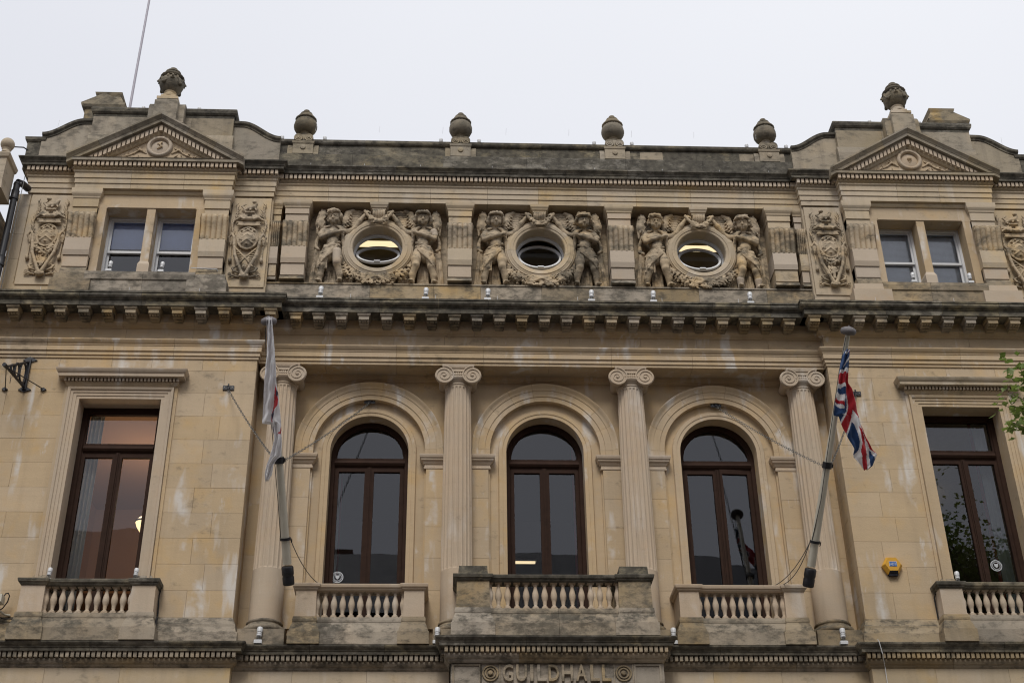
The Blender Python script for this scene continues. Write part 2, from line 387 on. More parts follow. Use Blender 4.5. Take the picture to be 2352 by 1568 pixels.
# ================================================================ THE BUILDING
B = empty('guildhall_building', (0, 0, 0), None, 'cream limestone town hall front with arched windows, columns and two pediments', 'building')
CUBE = MB(); CUBE.box(-.5, .5, -.5, .5, -.5, .5)
def cube_mesh(name, mat):
    me = bpy.data.meshes.new(name); me.from_pydata(CUBE.v, [], CUBE.f); me.materials.append(mat); return me
CM = {}
def block(parent, x0, x1, y0, y1, z0, z1, mat=None, name='stone_block', gap=.0018):
    mat = mat or ST
    if mat.name not in CM: CM[mat.name] = cube_mesh('block_'+mat.name, mat)
    if x0 > x1: x0, x1 = x1, x0
    return link(name, CM[mat.name], parent, ((x0+x1)/2, (y0+y1)/2, (z0+z1)/2), None, (x1-x0-2*gap, y1-y0, z1-z0-2*gap))
def ashlar(parent, x0, x1, z0, z1, y, courses, w=.85, mat=None, depth=.12, seed=0, hole=None, patch=.0):
    # courses of dressed blocks over a recessed mortar backing
    q = random.Random(seed+int(abs(x0)*100)); mat = mat or ST
    zz = [z0+(z1-z0)*i/courses for i in range(courses+1)] if isinstance(courses, int) else courses
    for i in range(len(zz)-1):
        spans = [(x0, x1)]
        if hole and zz[i+1] > hole[2]+.01 and zz[i] < hole[3]-.01: spans = [(x0, hole[0]), (hole[1], x1)]
        for a, b in spans:
            if b-a < .02: continue
            n = max(1, round((b-a)/w)); cuts = [a]
            for k in range(1, n): cuts.append(a+(b-a)*(k+(.22 if i % 2 else -.22)+q.uniform(-.09, .09))/n)
            cuts.append(b)
            for k in range(n):
                m = PATCH if q.random() < patch else mat
                block(parent, cuts[k], cuts[k+1], y+q.uniform(-.0015, .0015), y+depth, zz[i], zz[i+1], m)
def belts(parent, prof, x0, x1, y0, yb, eL=False, eR=False, mat=None, name='cornice_block', w=1.05, seed=1, gap=.002):
    q = random.Random(seed+int(abs(x0*37))); L = x1-x0; n = max(1, round(L/w)); cuts = [x0]+[x0+L*(k+q.uniform(-.16, .16))/n for k in range(1, n)]+[x1]
    for k in range(n):
        mb = MB(); a = cuts[k]+(gap if k else 0); b = cuts[k+1]-(gap if k < n-1 else 0)
        mb.belt(prof, a, b, y0, yb, eL and k == 0, eR and k == n-1); mb.obj(name, mat or STA, parent)
def stuff_row(parent, name, xs, w, y0, y1, z0, z1, mat):
    mb = MB()
    for x in xs: mb.box(x-w/2, x+w/2, y0, y1, z0, z1)
    return mb.obj(name, mat, parent, kind='stuff')
def fr(a, b, st):
    n = max(1, int(round((b-a)/st))); return [a+(b-a)*(i+.5)/n for i in range(n)]
def M_(s, a, b):     # mirror a span about x=0
    return (a, b) if s > 0 else (-b, -a)

PX = 7.13            # pavilion axis
PAV0, PAV1 = 4.95, 9.62
# ---- profiles (z, projection)
ARCH = [(13.455,.02),(13.508,.02),(13.510,.04),(13.582,.04),(13.585,.062),(13.68,.062),(13.683,.072),(13.70,.072),(13.735,.10),(13.77,.12),(13.79,.12),(13.792,.0)]
FRZ = [(13.79,0),(14.05,0)]
BED = [(14.05,.012),(14.075,.03),(14.085,.05),(14.115,.075),(14.13,.10),(14.295,.105)]
CROWN = [(14.295,.385),(14.392,.388),(14.394,.405),(14.405,.405),(14.407,.395),(14.415,.42),(14.435,.447),(14.46,.462),(14.485,.462),(14.50,.45),(14.508,.435),(14.51,.465),(14.54,.467),(14.56,.40)]
def entab(par, x0, x1, yf, eL, eR, mods):
    belts(par, ARCH, x0, x1, yf, .25, eL, eR, ST, 'architrave_block', 1.3)
    belts(par, FRZ, x0, x1, yf, .25, False, False, ST, 'frieze_block', 1.15, 5)
    belts(par, BED, x0, x1, yf, .25, eL, eR, ST, 'bed_moulding_block', 1.3, 3)
    belts(par, CROWN, x0, x1, yf, .25, eL, eR, STD, 'cornice_block', 1.0, 8)
MODM = MB()
MODM.belt([(.058,0),(.07,.0),(.125,.0)], -.088, .088, -.235, .02)
MODM.belt([(.125,.0),(.135,.018),(.15,.025),(.178,.027)], -.088, .088, -.235, .02, True, True)
for k in range(4): MODM.box(-.082+k*.045, -.050+k*.045, -.205, .0, .035, .06)
MODM.box(-.08, .08, -.15, .02, .015, .045); MODM.box(-.07, .07, -.09, .02, .0, .016)
mod0 = None
def modillions(par, xs, yf):
    global mod0
    for x in xs:
        if mod0 is None:
            mod0 = MODM.obj('modillion', STM, par); o = mod0
        else:
            o = mod0.copy(); COL.objects.link(o); o.parent = par
        o.location = (x, yf-.105, 14.115)

# ---- main entablature
E_ = empty('main_entablature', (0,0,0), B, 'sooty bracketed cornice and plain frieze over the columns')
entab(E_, -4.95, 4.95, -.40, False, False, None)
modillions(E_, [-4.33+.3935*i for i in range(23)], -.40)
for s in (-1, 1):
    e2 = empty('main_entablature', (0,0,0), B, 'bracketed cornice and frieze of a projecting end bay')
    a, b = M_(s, PAV0, PAV1+.3)
    entab(e2, a, b, -.53, s > 0, s < 0, None)
    modillions(e2, [s*(4.95-.20+.398*i) for i in range(14)], -.53)
    # modillion on the return
# ---- main storey back walls
def room(parent, x0, x1, y0, y1, z0, z1, mats, name='room'):
    r = empty(name, (0,0,0), parent); t = .08
    for nm, d, m in (('back_wall', (x0,x1,y1,y1+t,z0,z1), mats[0]), ('side_wall', (x0-t,x0,y0,y1,z0,z1), mats[1]), ('side_wall', (x1,x1+t,y0,y1,z0,z1), mats[1]),
                     ('ceiling', (x0,x1,y0,y1,z1,z1+t), mats[2]), ('floor', (x0,x1,y0,y1,z0-t,z0), mats[3])):
        mb = MB(); mb.box(*d); mb.obj(nm, m, r)
    return r
WIN_Z0 = 8.80
def arched_window(parent, cx, z0=WIN_Z0, zc=12.02, yf=.28):
    w = empty('arched_window', (0,0,0), parent, 'brown timber window with a round head between fluted columns')
    mb = MB(); r = .70
    mb.arch(cx, zc, r, [(0,yf),(-.10,yf),(-.115,yf+.03),(-.135,yf+.03),(-.135,yf+.10),(0,yf+.10)], z0)
    mb.obj('frame', WOOD, w, smooth=30)
    mb = MB(); mb.belt([(11.84,0),(11.865,.03),(11.90,.05),(11.94,.03),(11.955,.02),(11.995,.02)], cx-.60, cx+.60, yf+.02, yf+.10); mb.obj('transom', WOOD, w)
    mb = MB(); mb.box(cx-.035, cx+.035, yf+.015, yf+.09, z0, 11.84); mb.box(cx-.012, cx+.012, yf-.002, yf+.02, z0, 11.83); mb.obj('mullion', WOOD, w)
    for s in (-1, 1):
        mb = MB(); a, b = sorted((cx+s*.035, cx+s*.567)); y = yf+.025
        mb.box(a, a+.045, y, y+.06, z0, 11.838); mb.box(b-.045, b, y, y+.06, z0, 11.838); mb.box(a+.045, b-.045, y, y+.06, 11.755, 11.838); mb.box(a+.045, b-.045, y, y+.06, z0, z0+.12)
        c = mb.obj('casement', WOOD, w)
        pane('pane', a+.045, b-.045, z0+.12, 11.755, yf+.06, c)
    n = 28; ra = .567; pts = [(cx-ra, 11.995), (cx+ra, 11.995)]+[(cx+ra*math.cos(PI*i/n), zc+ra*math.sin(PI*i/n)) for i in range(n+1)]
    pane('pane', 0, 0, 0, 0, yf+.055, w, pts)
    return w, c
Wm = empty('main_wall', (0,0,0), B, 'honey coloured stone wall between the fluted columns')
for i, cx in enumerate((-3., 0., 3.)):
    mb = MB(); mb.plate_hole(cx-1.5, cx+1.5, 8.3, 13.60, cx, 12.02, .945, 0, .05, zb=11.6); mb.obj('wall_face', ST, Wm)
    mb = MB(); mb.plate_hole(cx-.945, cx+.945, 8.3, 13.2, cx, 12.02, .665, .05, .48, zb=8.3); mb.obj('wall_face', ST, Wm)
    # archivolt in voussoirs
    A_ = empty('archivolt', (0,0,0), B, 'moulded stone arch over the %s round headed window' % ('left', 'middle', 'right')[i])
    q = random.Random(i); cuts = [0, .12, .22, .33, .445, .555, .66, .78, .88, 1]
    prof = [(0,.0),(0,-.055),(.085,-.055),(.088,-.068),(.20,-.068),(.203,-.078),(.232,-.082),(.262,-.10),(.29,-.125),(.305,-.13),(.31,-.125),(.312,.0)]
    for k in range(9):
        a0 = PI*cuts[k]+.0012; a1 = PI*cuts[k+1]-.0012; n = 8; mb = MB()
        path = [(cx-.945*math.cos(a0+(a1-a0)*j/n), 12.02+.945*math.sin(a0+(a1-a0)*j/n), -math.cos(a0+(a1-a0)*j/n), math.sin(a0+(a1-a0)*j/n)) for j in range(n+1)]
        mb.sweep(path, prof); mb.obj('voussoir', ST, A_, smooth=25)
    for s in (-1, 1):
        mb = MB(); mb.sweep([(cx+s*.945, 11.90, s, 0), (cx+s*.945, 12.019, s, 0)], prof); mb.obj('springer', ST, A_)
        # impost and pier strip
        a, b = sorted((cx+s*.945, cx+s*1.5)); mb = MB()
        mb.belt([(11.655,.008),(11.68,.012),(11.70,.0),(11.735,.0),(11.74,.012),(11.775,.03),(11.80,.055),(11.825,.06),(11.84,.075),(11.875,.085),(11.90,.085)], a, b, -.045, .04, s > 0, s < 0); mb.obj('impost', STC, A_)
        for z0, z1 in ((8.85, 9.5), (9.5, 10.05), (10.05, 10.6), (10.6, 11.12), (11.12, 11.655)):
            block(A_, cx+s*.972, cx+s*1.5, -.045, .04, z0, z1, ST, 'pier_block', .002)
    mb = MB(); mb.arch(cx, 12.02, .665, [(0,.048),(0,.022),(.062,.022),(.065,.012),(.125,.012),(.135,.03),(.14,.048)], 8.8); mb.obj('inner_architrave', ST, A_, smooth=25)
    w_, cas = arched_window(B, cx)
    if cx > 2:      # right casement of the right window stands slightly ajar
        hx = cx+.567; g = .062
        cas.matrix_basis = Matrix.Translation((hx, .305, 0)) @ Matrix.Rotation(g, 4, 'Z') @ Matrix.Translation((-hx, -.305, 0))
# moulding just below the soffit
mb = MB(); mb.belt([(13.33,.01),(13.36,.02),(13.37,.035),(13.41,.05),(13.454,.055)], -4.94, 4.94, 0, .04); mb.obj('soffit_moulding', ST, Wm)
mb = MB(); mb.box(-4.95, 4.95, .46, .56, 13.2, 14.9); mb.box(-4.95, -3.96, .06, .5, 8.3, 13.6); mb.box(3.96, 4.95, .06, .5, 8.3, 13.6); mb.obj('core_wall', DARK, Wm)
for s in (-1, 1):
    for z0, z1 in ((8.4, 9.2), (9.2, 10.1), (10.1, 11.0), (11.0, 11.9), (11.9, 12.8), (12.8, 13.6)): block(Wm, s*4.502, s*4.96, 0, .05, z0, z1, ST, 'wall_block', .001)

# ---- columns
def column(x, label):
    c = empty('fluted_column', (x, -.21, 0), B, label)
    mb = MB(); nf = 20
    def ring_pts(z, r, fl):
        o = []
        for k in range(nf):
            for j, (t, d) in enumerate(((0,0),(.12,0),(.2,.35),(.35,.85),(.56,1),(.77,.85),(.92,.35))):
                a = 2*PI*(k+t)/nf; q = r-fl*d*r*.085; o.append((q*math.cos(a), q*math.sin(a), z))
        return o
    rows = [(8.87,.262,0),(9.70,.256,0),(9.72,.256,0),(9.75,.254,1),(10.4,.251,1),(11.2,.245,1),(12.1,.235,1),(12.7,.226,1),(13.02,.220,1),(13.045,.219,0),(13.09,.219,0)]
    vs = []; m = nf*7
    for z, r, f in rows: vs += ring_pts(z, r, f)
    fs = [(j*m+i, j*m+(i+1) % m, (j+1)*m+(i+1) % m, (j+1)*m+i) for j in range(len(rows)-1) for i in range(m)]
    mb.add(vs, fs); mb.obj('shaft', STC, c, smooth=28)
    mb = MB(); mb.lathe([(.262,8.88),(.285,8.865),(.29,8.85),(.285,8.835),(.275,8.82),(.285,8.79),(.325,8.775),(.345,8.74),(.345,8.71),(.325,8.68),(.30,8.67)][::-1], 32); mb.box(-.36, .36, -.36, .20, 8.38, 8.672); mb.obj('base', STM, c, smooth=40)
    # ionic capital
    cp = MB()
    cp.lathe([(.222,13.075),(.232,13.085),(.232,13.10),(.225,13.11),(.235,13.13),(.262,13.155),(.285,13.18),(.29,13.20),(.28,13.22)], 32)
    cp.belt([(13.385,.0),(13.40,.015),(13.425,.02),(13.455,.02)], -.255, .255, -.235, .2, True, True)
    capo = cp.obj('capital', STC, c, smooth=35)
    for s in (-1, 1):
        v = MB(); vx, vz = s*.242, 13.235
        v.lathe([(.001,-.262),(.15,-.262),(.158,-.25),(.145,-.19),(.10,-.06),(.09,.05),(.09,.20),(.001,.212)], 36, (vx, 0, vz), 'y', cap=False)
        sp = []
        for k in range(64):
            t = k/63; a = PI/2+(-s)*(-t)*2*PI*2.35; rr_ = .155*(1-t)**.9+.022
            sp.append((vx+rr_*math.cos(a), -.266, vz+rr_*math.sin(a)))
        v.tube(sp, lambda t: .0155*(1-.55*t), 6)
        v.lathe([(.001,-.285),(.022,-.28),(.03,-.262)], 14, (vx, 0, vz), 'y', cap=False)
        v.obj('volute', STC, capo, smooth=40)
    e = MB()
    e.prism([(-.25,13.385),(.25,13.385),(.25,13.345),(.13,13.315),(0,13.305),(-.13,13.315),(-.25,13.345)], -.25, .2)
    e.tube([(-.24,-.255,13.345),(-.13,-.255,13.318),(0,-.255,13.307),(.13,-.255,13.318),(.24,-.255,13.345)], .010, 6)
    e.tube([(-.24,-.255,13.385),(.24,-.255,13.385)], .012, 6)
    for k in range(-3, 4): e.lathe([(.001,-.045),(.014,-.035),(.021,-.01),(.02,.015),(.001,.04)], 8, (k*.036, -.262+abs(k)*.004, 13.255))
    e.obj('echinus', STC, capo, smooth=40)
    b = MB(); b.box(-.17, .17, -.24, .2, 13.20, 13.32); b.obj('cushion', STC, capo)
    return c
column(-4.5, 'fluted Ionic column at the left, behind the white flag')
column(-1.5, 'fluted Ionic column left of the middle window')
column(1.5, 'fluted Ionic column right of the middle window')
column(4.5, 'fluted Ionic column at the right, behind the flagpole')

# ---- end bays, main storey
LOWC = [(8.04,.0),(8.06,.02),(8.085,.03),(8.10,.055),(8.13,.075),(8.15,.08),(8.163,.08),(8.165,.052),(8.255,.052)]
LOWT = [(8.255,.155),(8.30,.16),(8.305,.17),(8.32,.175),(8.345,.20),(8.365,.215),(8.39,.22),(8.40,.19),(8.415,.12)]
def lowcornice(par, x0, x1, y, eL, eR, seed=2):
    belts(par, LOWC, x0, x1, y, .2, eL, eR, STM, 'bed_moulding_block', 1.2, seed)
    belts(par, LOWT, x0, x1, y, .2, eL, eR, STD, 'cornice_block', 1.05, seed+3)
    a = x0-(.09 if eL else 0); b = x1+(.09 if eR else 0)
    stuff_row(par, 'dentil_row', fr(a, b, .078), .050, y-.135, y-.05, 8.168, 8.254, STM)
    mb = MB()
    for e, xx in ((eL, a), (eR, b)):
        if e:
            for k in range(3): mb.box(xx-.045, xx+.045, y+.02+k*.078, y+.072+k*.078, 8.172, 8.254)
    if mb.v: mb.obj('dentil_row', STM, par, kind='stuff')
balm = MB()
balm.lathe([(.048,0),(.048,.03),(.030,.045),(.024,.06),(.032,.085),(.030,.10),(.037,.13),(.049,.17),(.052,.21),(.047,.25),(.034,.30),(.026,.335),(.024,.355),(.032,.365),(.032,.378),(.026,.385),(.036,.405)], 14)
balm.box(-.052, .052, -.045, .045, -.02, .005); balm.box(-.052, .052, -.045, .045, .40, .432)
bal0 = None
def baluster(par, x, y, z=8.868):
    global bal0
    if bal0 is None: bal0 = balm.obj('baluster', STC, par, smooth=40); o = bal0
    else: o = bal0.copy(); COL.objects.link(o); o.parent = par
    o.location = (x, y, z); o.rotation_euler = (0, 0, rnd.uniform(-.05, .05))
RAILP = [(9.282,.0),(9.30,.018),(9.315,.02),(9.33,.042),(9.365,.05),(9.38,.05),(9.39,.03)]
PLIN = [(8.40,.075),(8.60,.075),(8.605,.06),(8.65,.05),(8.70,.035),(8.73,.022),(8.76,.015),(8.775,.02),(8.80,.02),(8.85,.012)]
def balcony(cx, yf, piers, nb, mat_p, mat_b, label, top=0, cap=None, bspan=None, dark=STM):
    b = empty('balcony', (0,0,0), B, label)
    pa, pb = piers            # half distances to pier inner and outer faces
    dz = top
    for s in (-1, 1):
        x0, x1 = sorted((cx+s*pa, cx+s*pb))
        mb = MB(); mb.belt([(8.85,.006),(9.285,.0)], x0, x1, yf-.03, .05, True, True); mb.obj('pier', mat_p, b)
        mb = MB(); mb.belt([(z, p+.01) for z, p in RAILP], x0, x1, yf-.03, .05, True, True); mb.obj('pier_cap', mat_b, b)
        mb = MB(); mb.belt([(z, p+.01) for z, p in PLIN], x0, x1, yf-.03, .05, True, True); mb.obj('pier_plinth', dark, b)
        if cap: mb = MB(); mb.belt([(9.39,-.02),(9.39+cap,-.03)], x0, x1, yf-.03, -.35, True, True); mb.obj('pier_top_stone', mat_b, b)
    mb = MB(); mb.belt(RAILP, cx-pa+.012, cx+pa-.012, yf, yf+.22); mb.obj('rail', mat_b, b)
    belts(b, PLIN, cx-pa+.012, cx+pa-.012, yf, .05, False, False, dark, 'plinth_block', 1.1)
    x0, x1 = cx-pa, cx+pa; st = (x1-x0)/(nb)
    for k in range(nb+1):
        x = x0+st*k
        if k in (0, nb):
            x += .012 if k == 0 else -.012
        baluster(b, x, yf+.075)
    return b
balcony(-3, -.58, (.68, .995), 10, STC, STC, 'pale stone balcony under the left arched window')
balcony(3, -.58, (.68, .995), 10, STC, STC, 'pale stone balcony under the right arched window')
balcony(0, -1.0, (1.0, 1.50), 14, STM, STD, 'larger sooty balcony with thick piers under the middle window', cap=.15)
for s in (-1, 1):
    nm = 'left' if s < 0 else 'right'
    balcony(s*7.15, -.755, (.66, 1.02), 10, STC, STD, 'stone balcony under the rectangular window at the %s' % nm)
    pw = empty('pavilion_wall', (0,0,0), B, 'pale ashlar wall of the %s end bay' % nm)
    wx = s*7.17; a, b = M_(s, PAV0, PAV1); hole = (wx-.92, wx+.92, 8.3, 12.90)
    zc = [8.86+.4375*i for i in range(11)]; zc[-1] = 13.23; zc.append(13.455)
    ashlar(pw, a, b, 0, 0, -.53, zc, .82, ST, .10, 3 if s < 0 else 9, hole)
    mb = MB(); mb.box(a+.003*s*0+.004, b-.004, -.436, -.40, 8.3, 9.0); mb.box(min(a,b)+.004, hole[0]+.1, -.435, -.40, 8.3, 13.45); mb.box(hole[1]-.1, max(a,b)-.004, -.435, -.40, 8.3, 13.45); mb.box(hole[0]+.05, hole[1]-.05, -.435, -.40, 12.7, 13.45); mb.obj('mortar_backing', ST, pw)
    # return walls to the central bays, soft quirk moulding at the corner
    xr = s*4.953; 
    for z0, z1 in zip(zc[:-1], zc[1:]): block(pw, min(xr, xr+s*.12), max(xr, xr+s*.12), -.428, .05, z0, z1, ST, 'return_block', .002)
    # wall plinth
    for (u, v) in ((PAV0, 6.10), (8.2, PAV1)):
        a2, b2 = M_(s, u, v)
        belts(pw, [(8.40,.10),(8.60,.10),(8.61,.075),(8.66,.06),(8.70,.05),(8.74,.05),(8.76,.03),(8.80,.02),(8.86,.0)], a2, b2, -.53, .0, s > 0 and u < 6, s < 0 and u < 6, STM, 'plinth_block', .8, 4)
    # window surround
    ws = empty('window_surround', (0,0,0), B, 'moulded stone frame with dentilled hood at the %s window' % nm)
    zt = 12.67
    prof = [(0,.0),(0,-.54),(.05,-.54),(.053,-.552),(.105,-.552),(.108,-.565),(.15,-.565),(.158,-.585),(.19,-.595),(.2,-.595),(.205,.0)]
    mb = MB(); path = [(wx-.68, 8.9, -1, 0), (wx-.68, zt, -1, 1), (wx+.68, zt, 1, 1), (wx+.68, 8.9, 1, 0)]; mb.sweep(path, prof); mb.obj('architrave', STC if s < 0 else ST, ws)
    for t in (-1, 1):
        x0, x1 = sorted((wx+t*.886, wx+t*.94))
        mb = MB(); mb.belt([(9.35,0),(12.88,0)], x0, x1, -.555, -.4); mb.obj('outer_jamb', ST, ws)
        x0, x1 = sorted((wx+t*.69, wx+t*.90)); mb = MB(); mb.belt([(9.36,.02),(9.44,.03),(9.50,.02),(9.53,.0)], x0, x1, -.56, -.4, True, True); mb.obj('jamb_base', STM, ws)
    mb = MB(); mb.belt([(12.875,.0),(12.90,.02),(12.925,.035),(12.94,.05),(12.955,.05)], wx-.90, wx+.90, -.56, -.4, True, True); mb.obj('hood_bed', ST, ws)
    mb = MB(); mb.belt([(12.955,.03),(13.02,.03)], wx-.90, wx+.90, -.56, -.4, True, True); mb.obj('dentil_band', ST, ws)
    stuff_row(ws, 'dentil_row', fr(wx-.965, wx+.965, .061), .034, -.648, -.58, 12.958, 13.018, STC)
    belts(ws, [(13.02,.145),(13.075,.15),(13.08,.16),(13.10,.175),(13.13,.19),(13.15,.195),(13.165,.16)], wx-.90, wx+.90, -.56, -.4, True, True, STC if s<0 else STA, 'hood_block', .9)
    mb = MB(); mb.belt([(13.16,.0),(13.20,-.005),(13.26,-.03)], wx-.86, wx+.86, -.60, -.5, True, True); mb.obj('hood_top', ST, ws)
    # jamb reveals
    for t in (-1, 1):
        x0, x1 = sorted((wx+t*.681, wx+t*.80)); mb = MB(); mb.box(x0, x1, -.53, .06, 8.8, zt); mb.obj('reveal', ST, ws)
    mb = MB(); mb.box(wx-.80, wx+.80, -.53, .06, zt+.002, zt+.16); mb.obj('lintel', ST, ws)
    mb = MB(); mb.box(wx-.80, wx+.80, -.53, .06, 8.70, 8.86); mb.obj('sill', STM, ws)
    # timber window
    w = empty('tall_window', (0,0,0), B, 'tall brown timber casement window of the %s end bay' % nm); yf = -.20; z0 = 8.86; h = .68
    mb = MB(); mb.sweep([(wx-h, z0, 1, 0), (wx-h, zt-.0, 1, -1), (wx+h, zt-.0, -1, -1), (wx+h, z0, -1, 0)], [(0,yf),(.075,yf),(.09,yf+.025),(.11,yf+.03),(.11,yf+.1),(0,yf+.1)]); mb.obj('frame', WOOD, w)
    mb = MB(); mb.belt([(11.84,0),(11.865,.03),(11.90,.05),(11.94,.03),(11.955,.02),(11.995,.02)], wx-h+.1, wx+h-.1, yf+.02, yf+.10); mb.obj('transom', WOOD, w)
    mb = MB(); mb.box(wx-.035, wx+.035, yf+.015, yf+.09, z0, 11.84); mb.box(wx-.012, wx+.012, yf-.002, yf+.02, z0, 11.83); mb.obj('mullion', WOOD, w)
    for t in (-1, 1):
        a3, b3 = sorted((wx+t*.035, wx+t*(h-.1))); y = yf+.025; mb = MB()
        mb.box(a3, a3+.045, y, y+.06, z0, 11.838); mb.box(b3-.045, b3, y, y+.06, z0, 11.838); mb.box(a3+.045, b3-.045, y, y+.06, 11.755, 11.838); mb.box(a3+.045, b3-.045, y, y+.06, z0, z0+.12)
        c = mb.obj('casement', WOOD, w)
        pane('pane', a3+.045, b3-.045, z0+.12, 11.755, yf+.06, c)
    pane('pane', wx-h+.11, wx+h-.11, 11.995, zt-.11, yf+.055, w)
    # curtains
    def curtain(x0, x1, z0, z1, y, mat, nm='curtain', slant=0):
        mb = MB(); n = 36; vs = []
        for i in range(n+1):
            t = i/n; x = x0+(x1-x0)*t; yy = y+.045*math.sin(t*(x1-x0)*95)
            vs += [(x, yy, z0), (x+slant, yy, z1)]
        mb.add(vs, [(2*i, 2*i+2, 2*i+3, 2*i+1) for i in range(n)]); mb.obj(nm, mat, w, smooth=60)
    if s < 0:
        curtain(wx-.64, wx-.40, 8.9, 12.9, .12, CURT, slant=.02)
    else:
        curtain(wx+.40, wx+.62, 8.9, 12.9, .10, CURT); curtain(wx+.36, wx+.40, 8.9, 12.9, .16, REDC)
# curtain edges in the left and middle arched windows
cw = MB()
for (xa, xb, m, nm) in ((-3.60, -3.50, CURT, 'curtain'), (-3.495, -3.465, REDC, 'curtain'), (.50, .60, REDC, 'curtain')):
    mb = MB(); n = 10; vs = []
    for i in range(n+1): x = xa+(xb-xa)*i/n; y = .55+.03*math.sin(i*1.9); vs += [(x, y, 8.9), (x, y, 12.6 if xa > 0 else 11.9)]
    mb.add(vs, [(2*i, 2*i+2, 2*i+3, 2*i+1) for i in range(n)]); mb.obj(nm, m, B)

# ---- lower cornice and wall below it, down to the street
lc = empty('lower_cornice', (0,0,0), B, 'dark string cornice with small dentils below the balconies')
lowcornice(lc, -4.95, -1.60, -.45, False, False, 2); lowcornice(lc, 1.62, 4.95, -.45, False, False, 4)
lowcornice(lc, -1.60, 1.62, -.90, True, True, 6)
for s in (-1, 1):
    a, b = M_(s, 4.90, PAV1+.3); lowcornice(lc, a, b, -.62, s > 0, s < 0, 12)
lw = empty('lower_wall', (0,0,0), B, 'plain stained stone wall under the lower cornice')
for s in (-1, 1):
    a, b = M_(s, 4.90, PAV1+.3); ashlar(lw, a, b, 0, 0, -.62, [3.0,3.6,4.2,4.8,5.4,6.0,6.5,7.0,7.5,8.04], 1.3, STA, .6, 5)
    a, b = M_(s, 1.60, 4.90); ashlar(lw, a, b, 0, 0, -.45, [3.0,3.6,4.2,4.8,5.4,6.0,6.5,7.0,7.5,8.04], 1.3, STA, .45, 8)
    mb = MB(); mb.box(a, b, -.44, .1, 8.04, 8.42); mb.obj('ledge', STM, lw)
ashlar(lw, -1.60, 1.62, 0, 0, -.86, [3.0,3.6,4.2,4.8,5.4,6.0,6.5,7.0], 1.1, STA, .8, 2)
mb = MB(); mb.box(-9.9, 9.9, -.3, .4, 0, 8.3); mb.box(-9.9, -4.9, -.60, -.3, 0, 3.0); mb.box(4.9, 9.9, -.60, -.3, 0, 3.0); mb.box(-1.6, 1.62, -.9, -.3, 0, 3.0); mb.obj('basement_wall', STA, lw)
mb = MB(); mb.box(-1.60, 1.62, -.84, -.1, 8.04, 8.40); mb.obj('ledge', STM, lw)
ins = empty('inscription_panel', (0,0,0), B, 'carved panel below the middle balcony with the raised word GUILDHALL between two round bosses')
mb = MB(); mb.box(-1.58, 1.64, -.86, -.2, 7.02, 8.04); mb.obj('panel_stone', STM, ins)
PY = -.86
for (x0, x1) in ((-1.56, -1.12), (1.18, 1.60)):
    mb = MB(); mb.box(x0, x1, PY-.02, PY, 7.69, 7.725); mb.box(x0, x1, PY-.02, PY, 8.0, 8.02); mb.box(x0, x0+.03, PY-.02, PY, 7.725, 8.0); mb.box(x1-.03, x1, PY-.02, PY, 7.725, 8.0); mb.obj('sunk_frame', STM, ins)
for x in (-.985, .985+.04):
    mb = MB()
    for r_ in (.115, .075): mb.ring(x, 7.885, r_-.018, [(0, PY), (.005, PY-.022), (.025, PY-.022), (.032, PY)], 32)
    mb.lathe([(.001, PY-.05), (.03, PY-.045), (.042, PY-.02), (.045, PY)], 16, (x, 0, 7.885), 'y'); mb.obj('round_boss', STM, ins, smooth=40)
    mb = MB(); mb.box(x-.15, x-.135, PY-.02, PY, 7.73, 8.02); mb.box(x+.135, x+.15, PY-.02, PY, 7.73, 8.02); mb.obj('panel_fillet', STM, ins)
mb = MB(); mb.box(-1.1, 1.14, PY-.03, PY, 7.68, 7.71); mb.obj('panel_fillet', STM, ins)
def textmesh(txt, size, depth, name, mat, parent, x, y, z, width=None, bevel=.004, space=1.0):
    cu = bpy.data.curves.new(name, 'FONT'); cu.body = txt; cu.size = size; cu.extrude = depth; cu.bevel_depth = bevel; cu.align_x = 'CENTER'; cu.space_character = space; cu.resolution_u = 3
    o = bpy.data.objects.new(name, cu); COL.objects.link(o); bpy.context.view_layer.update()
    me = bpy.data.meshes.new_from_object(o.evaluated_get(bpy.context.evaluated_depsgraph_get())); bpy.data.objects.remove(o)
    me.materials.clear(); me.materials.append(mat)
    xs = [v.co.x for v in me.vertices]; k = (width/(max(xs)-min(xs))) if width else 1
    return link(name, me, parent, (x, y, z), (R(90), 0, 0), (k, 1, 1))
LW = {'G': .19, 'U': .19, 'I': .10, 'L': .165, 'D': .19, 'H': .20, 'A': .20}; xx = -.82
tot = sum(LW[c] for c in 'GUILDHALL'); kx = 1.66/tot
for c in 'GUILDHALL':
    wl = LW[c]*kx; o = textmesh(c, .35, .030, 'letter', STM, ins, xx+wl/2, PY-.005, 7.765, wl*.80 if c != 'I' else wl*.5, .008); xx += wl
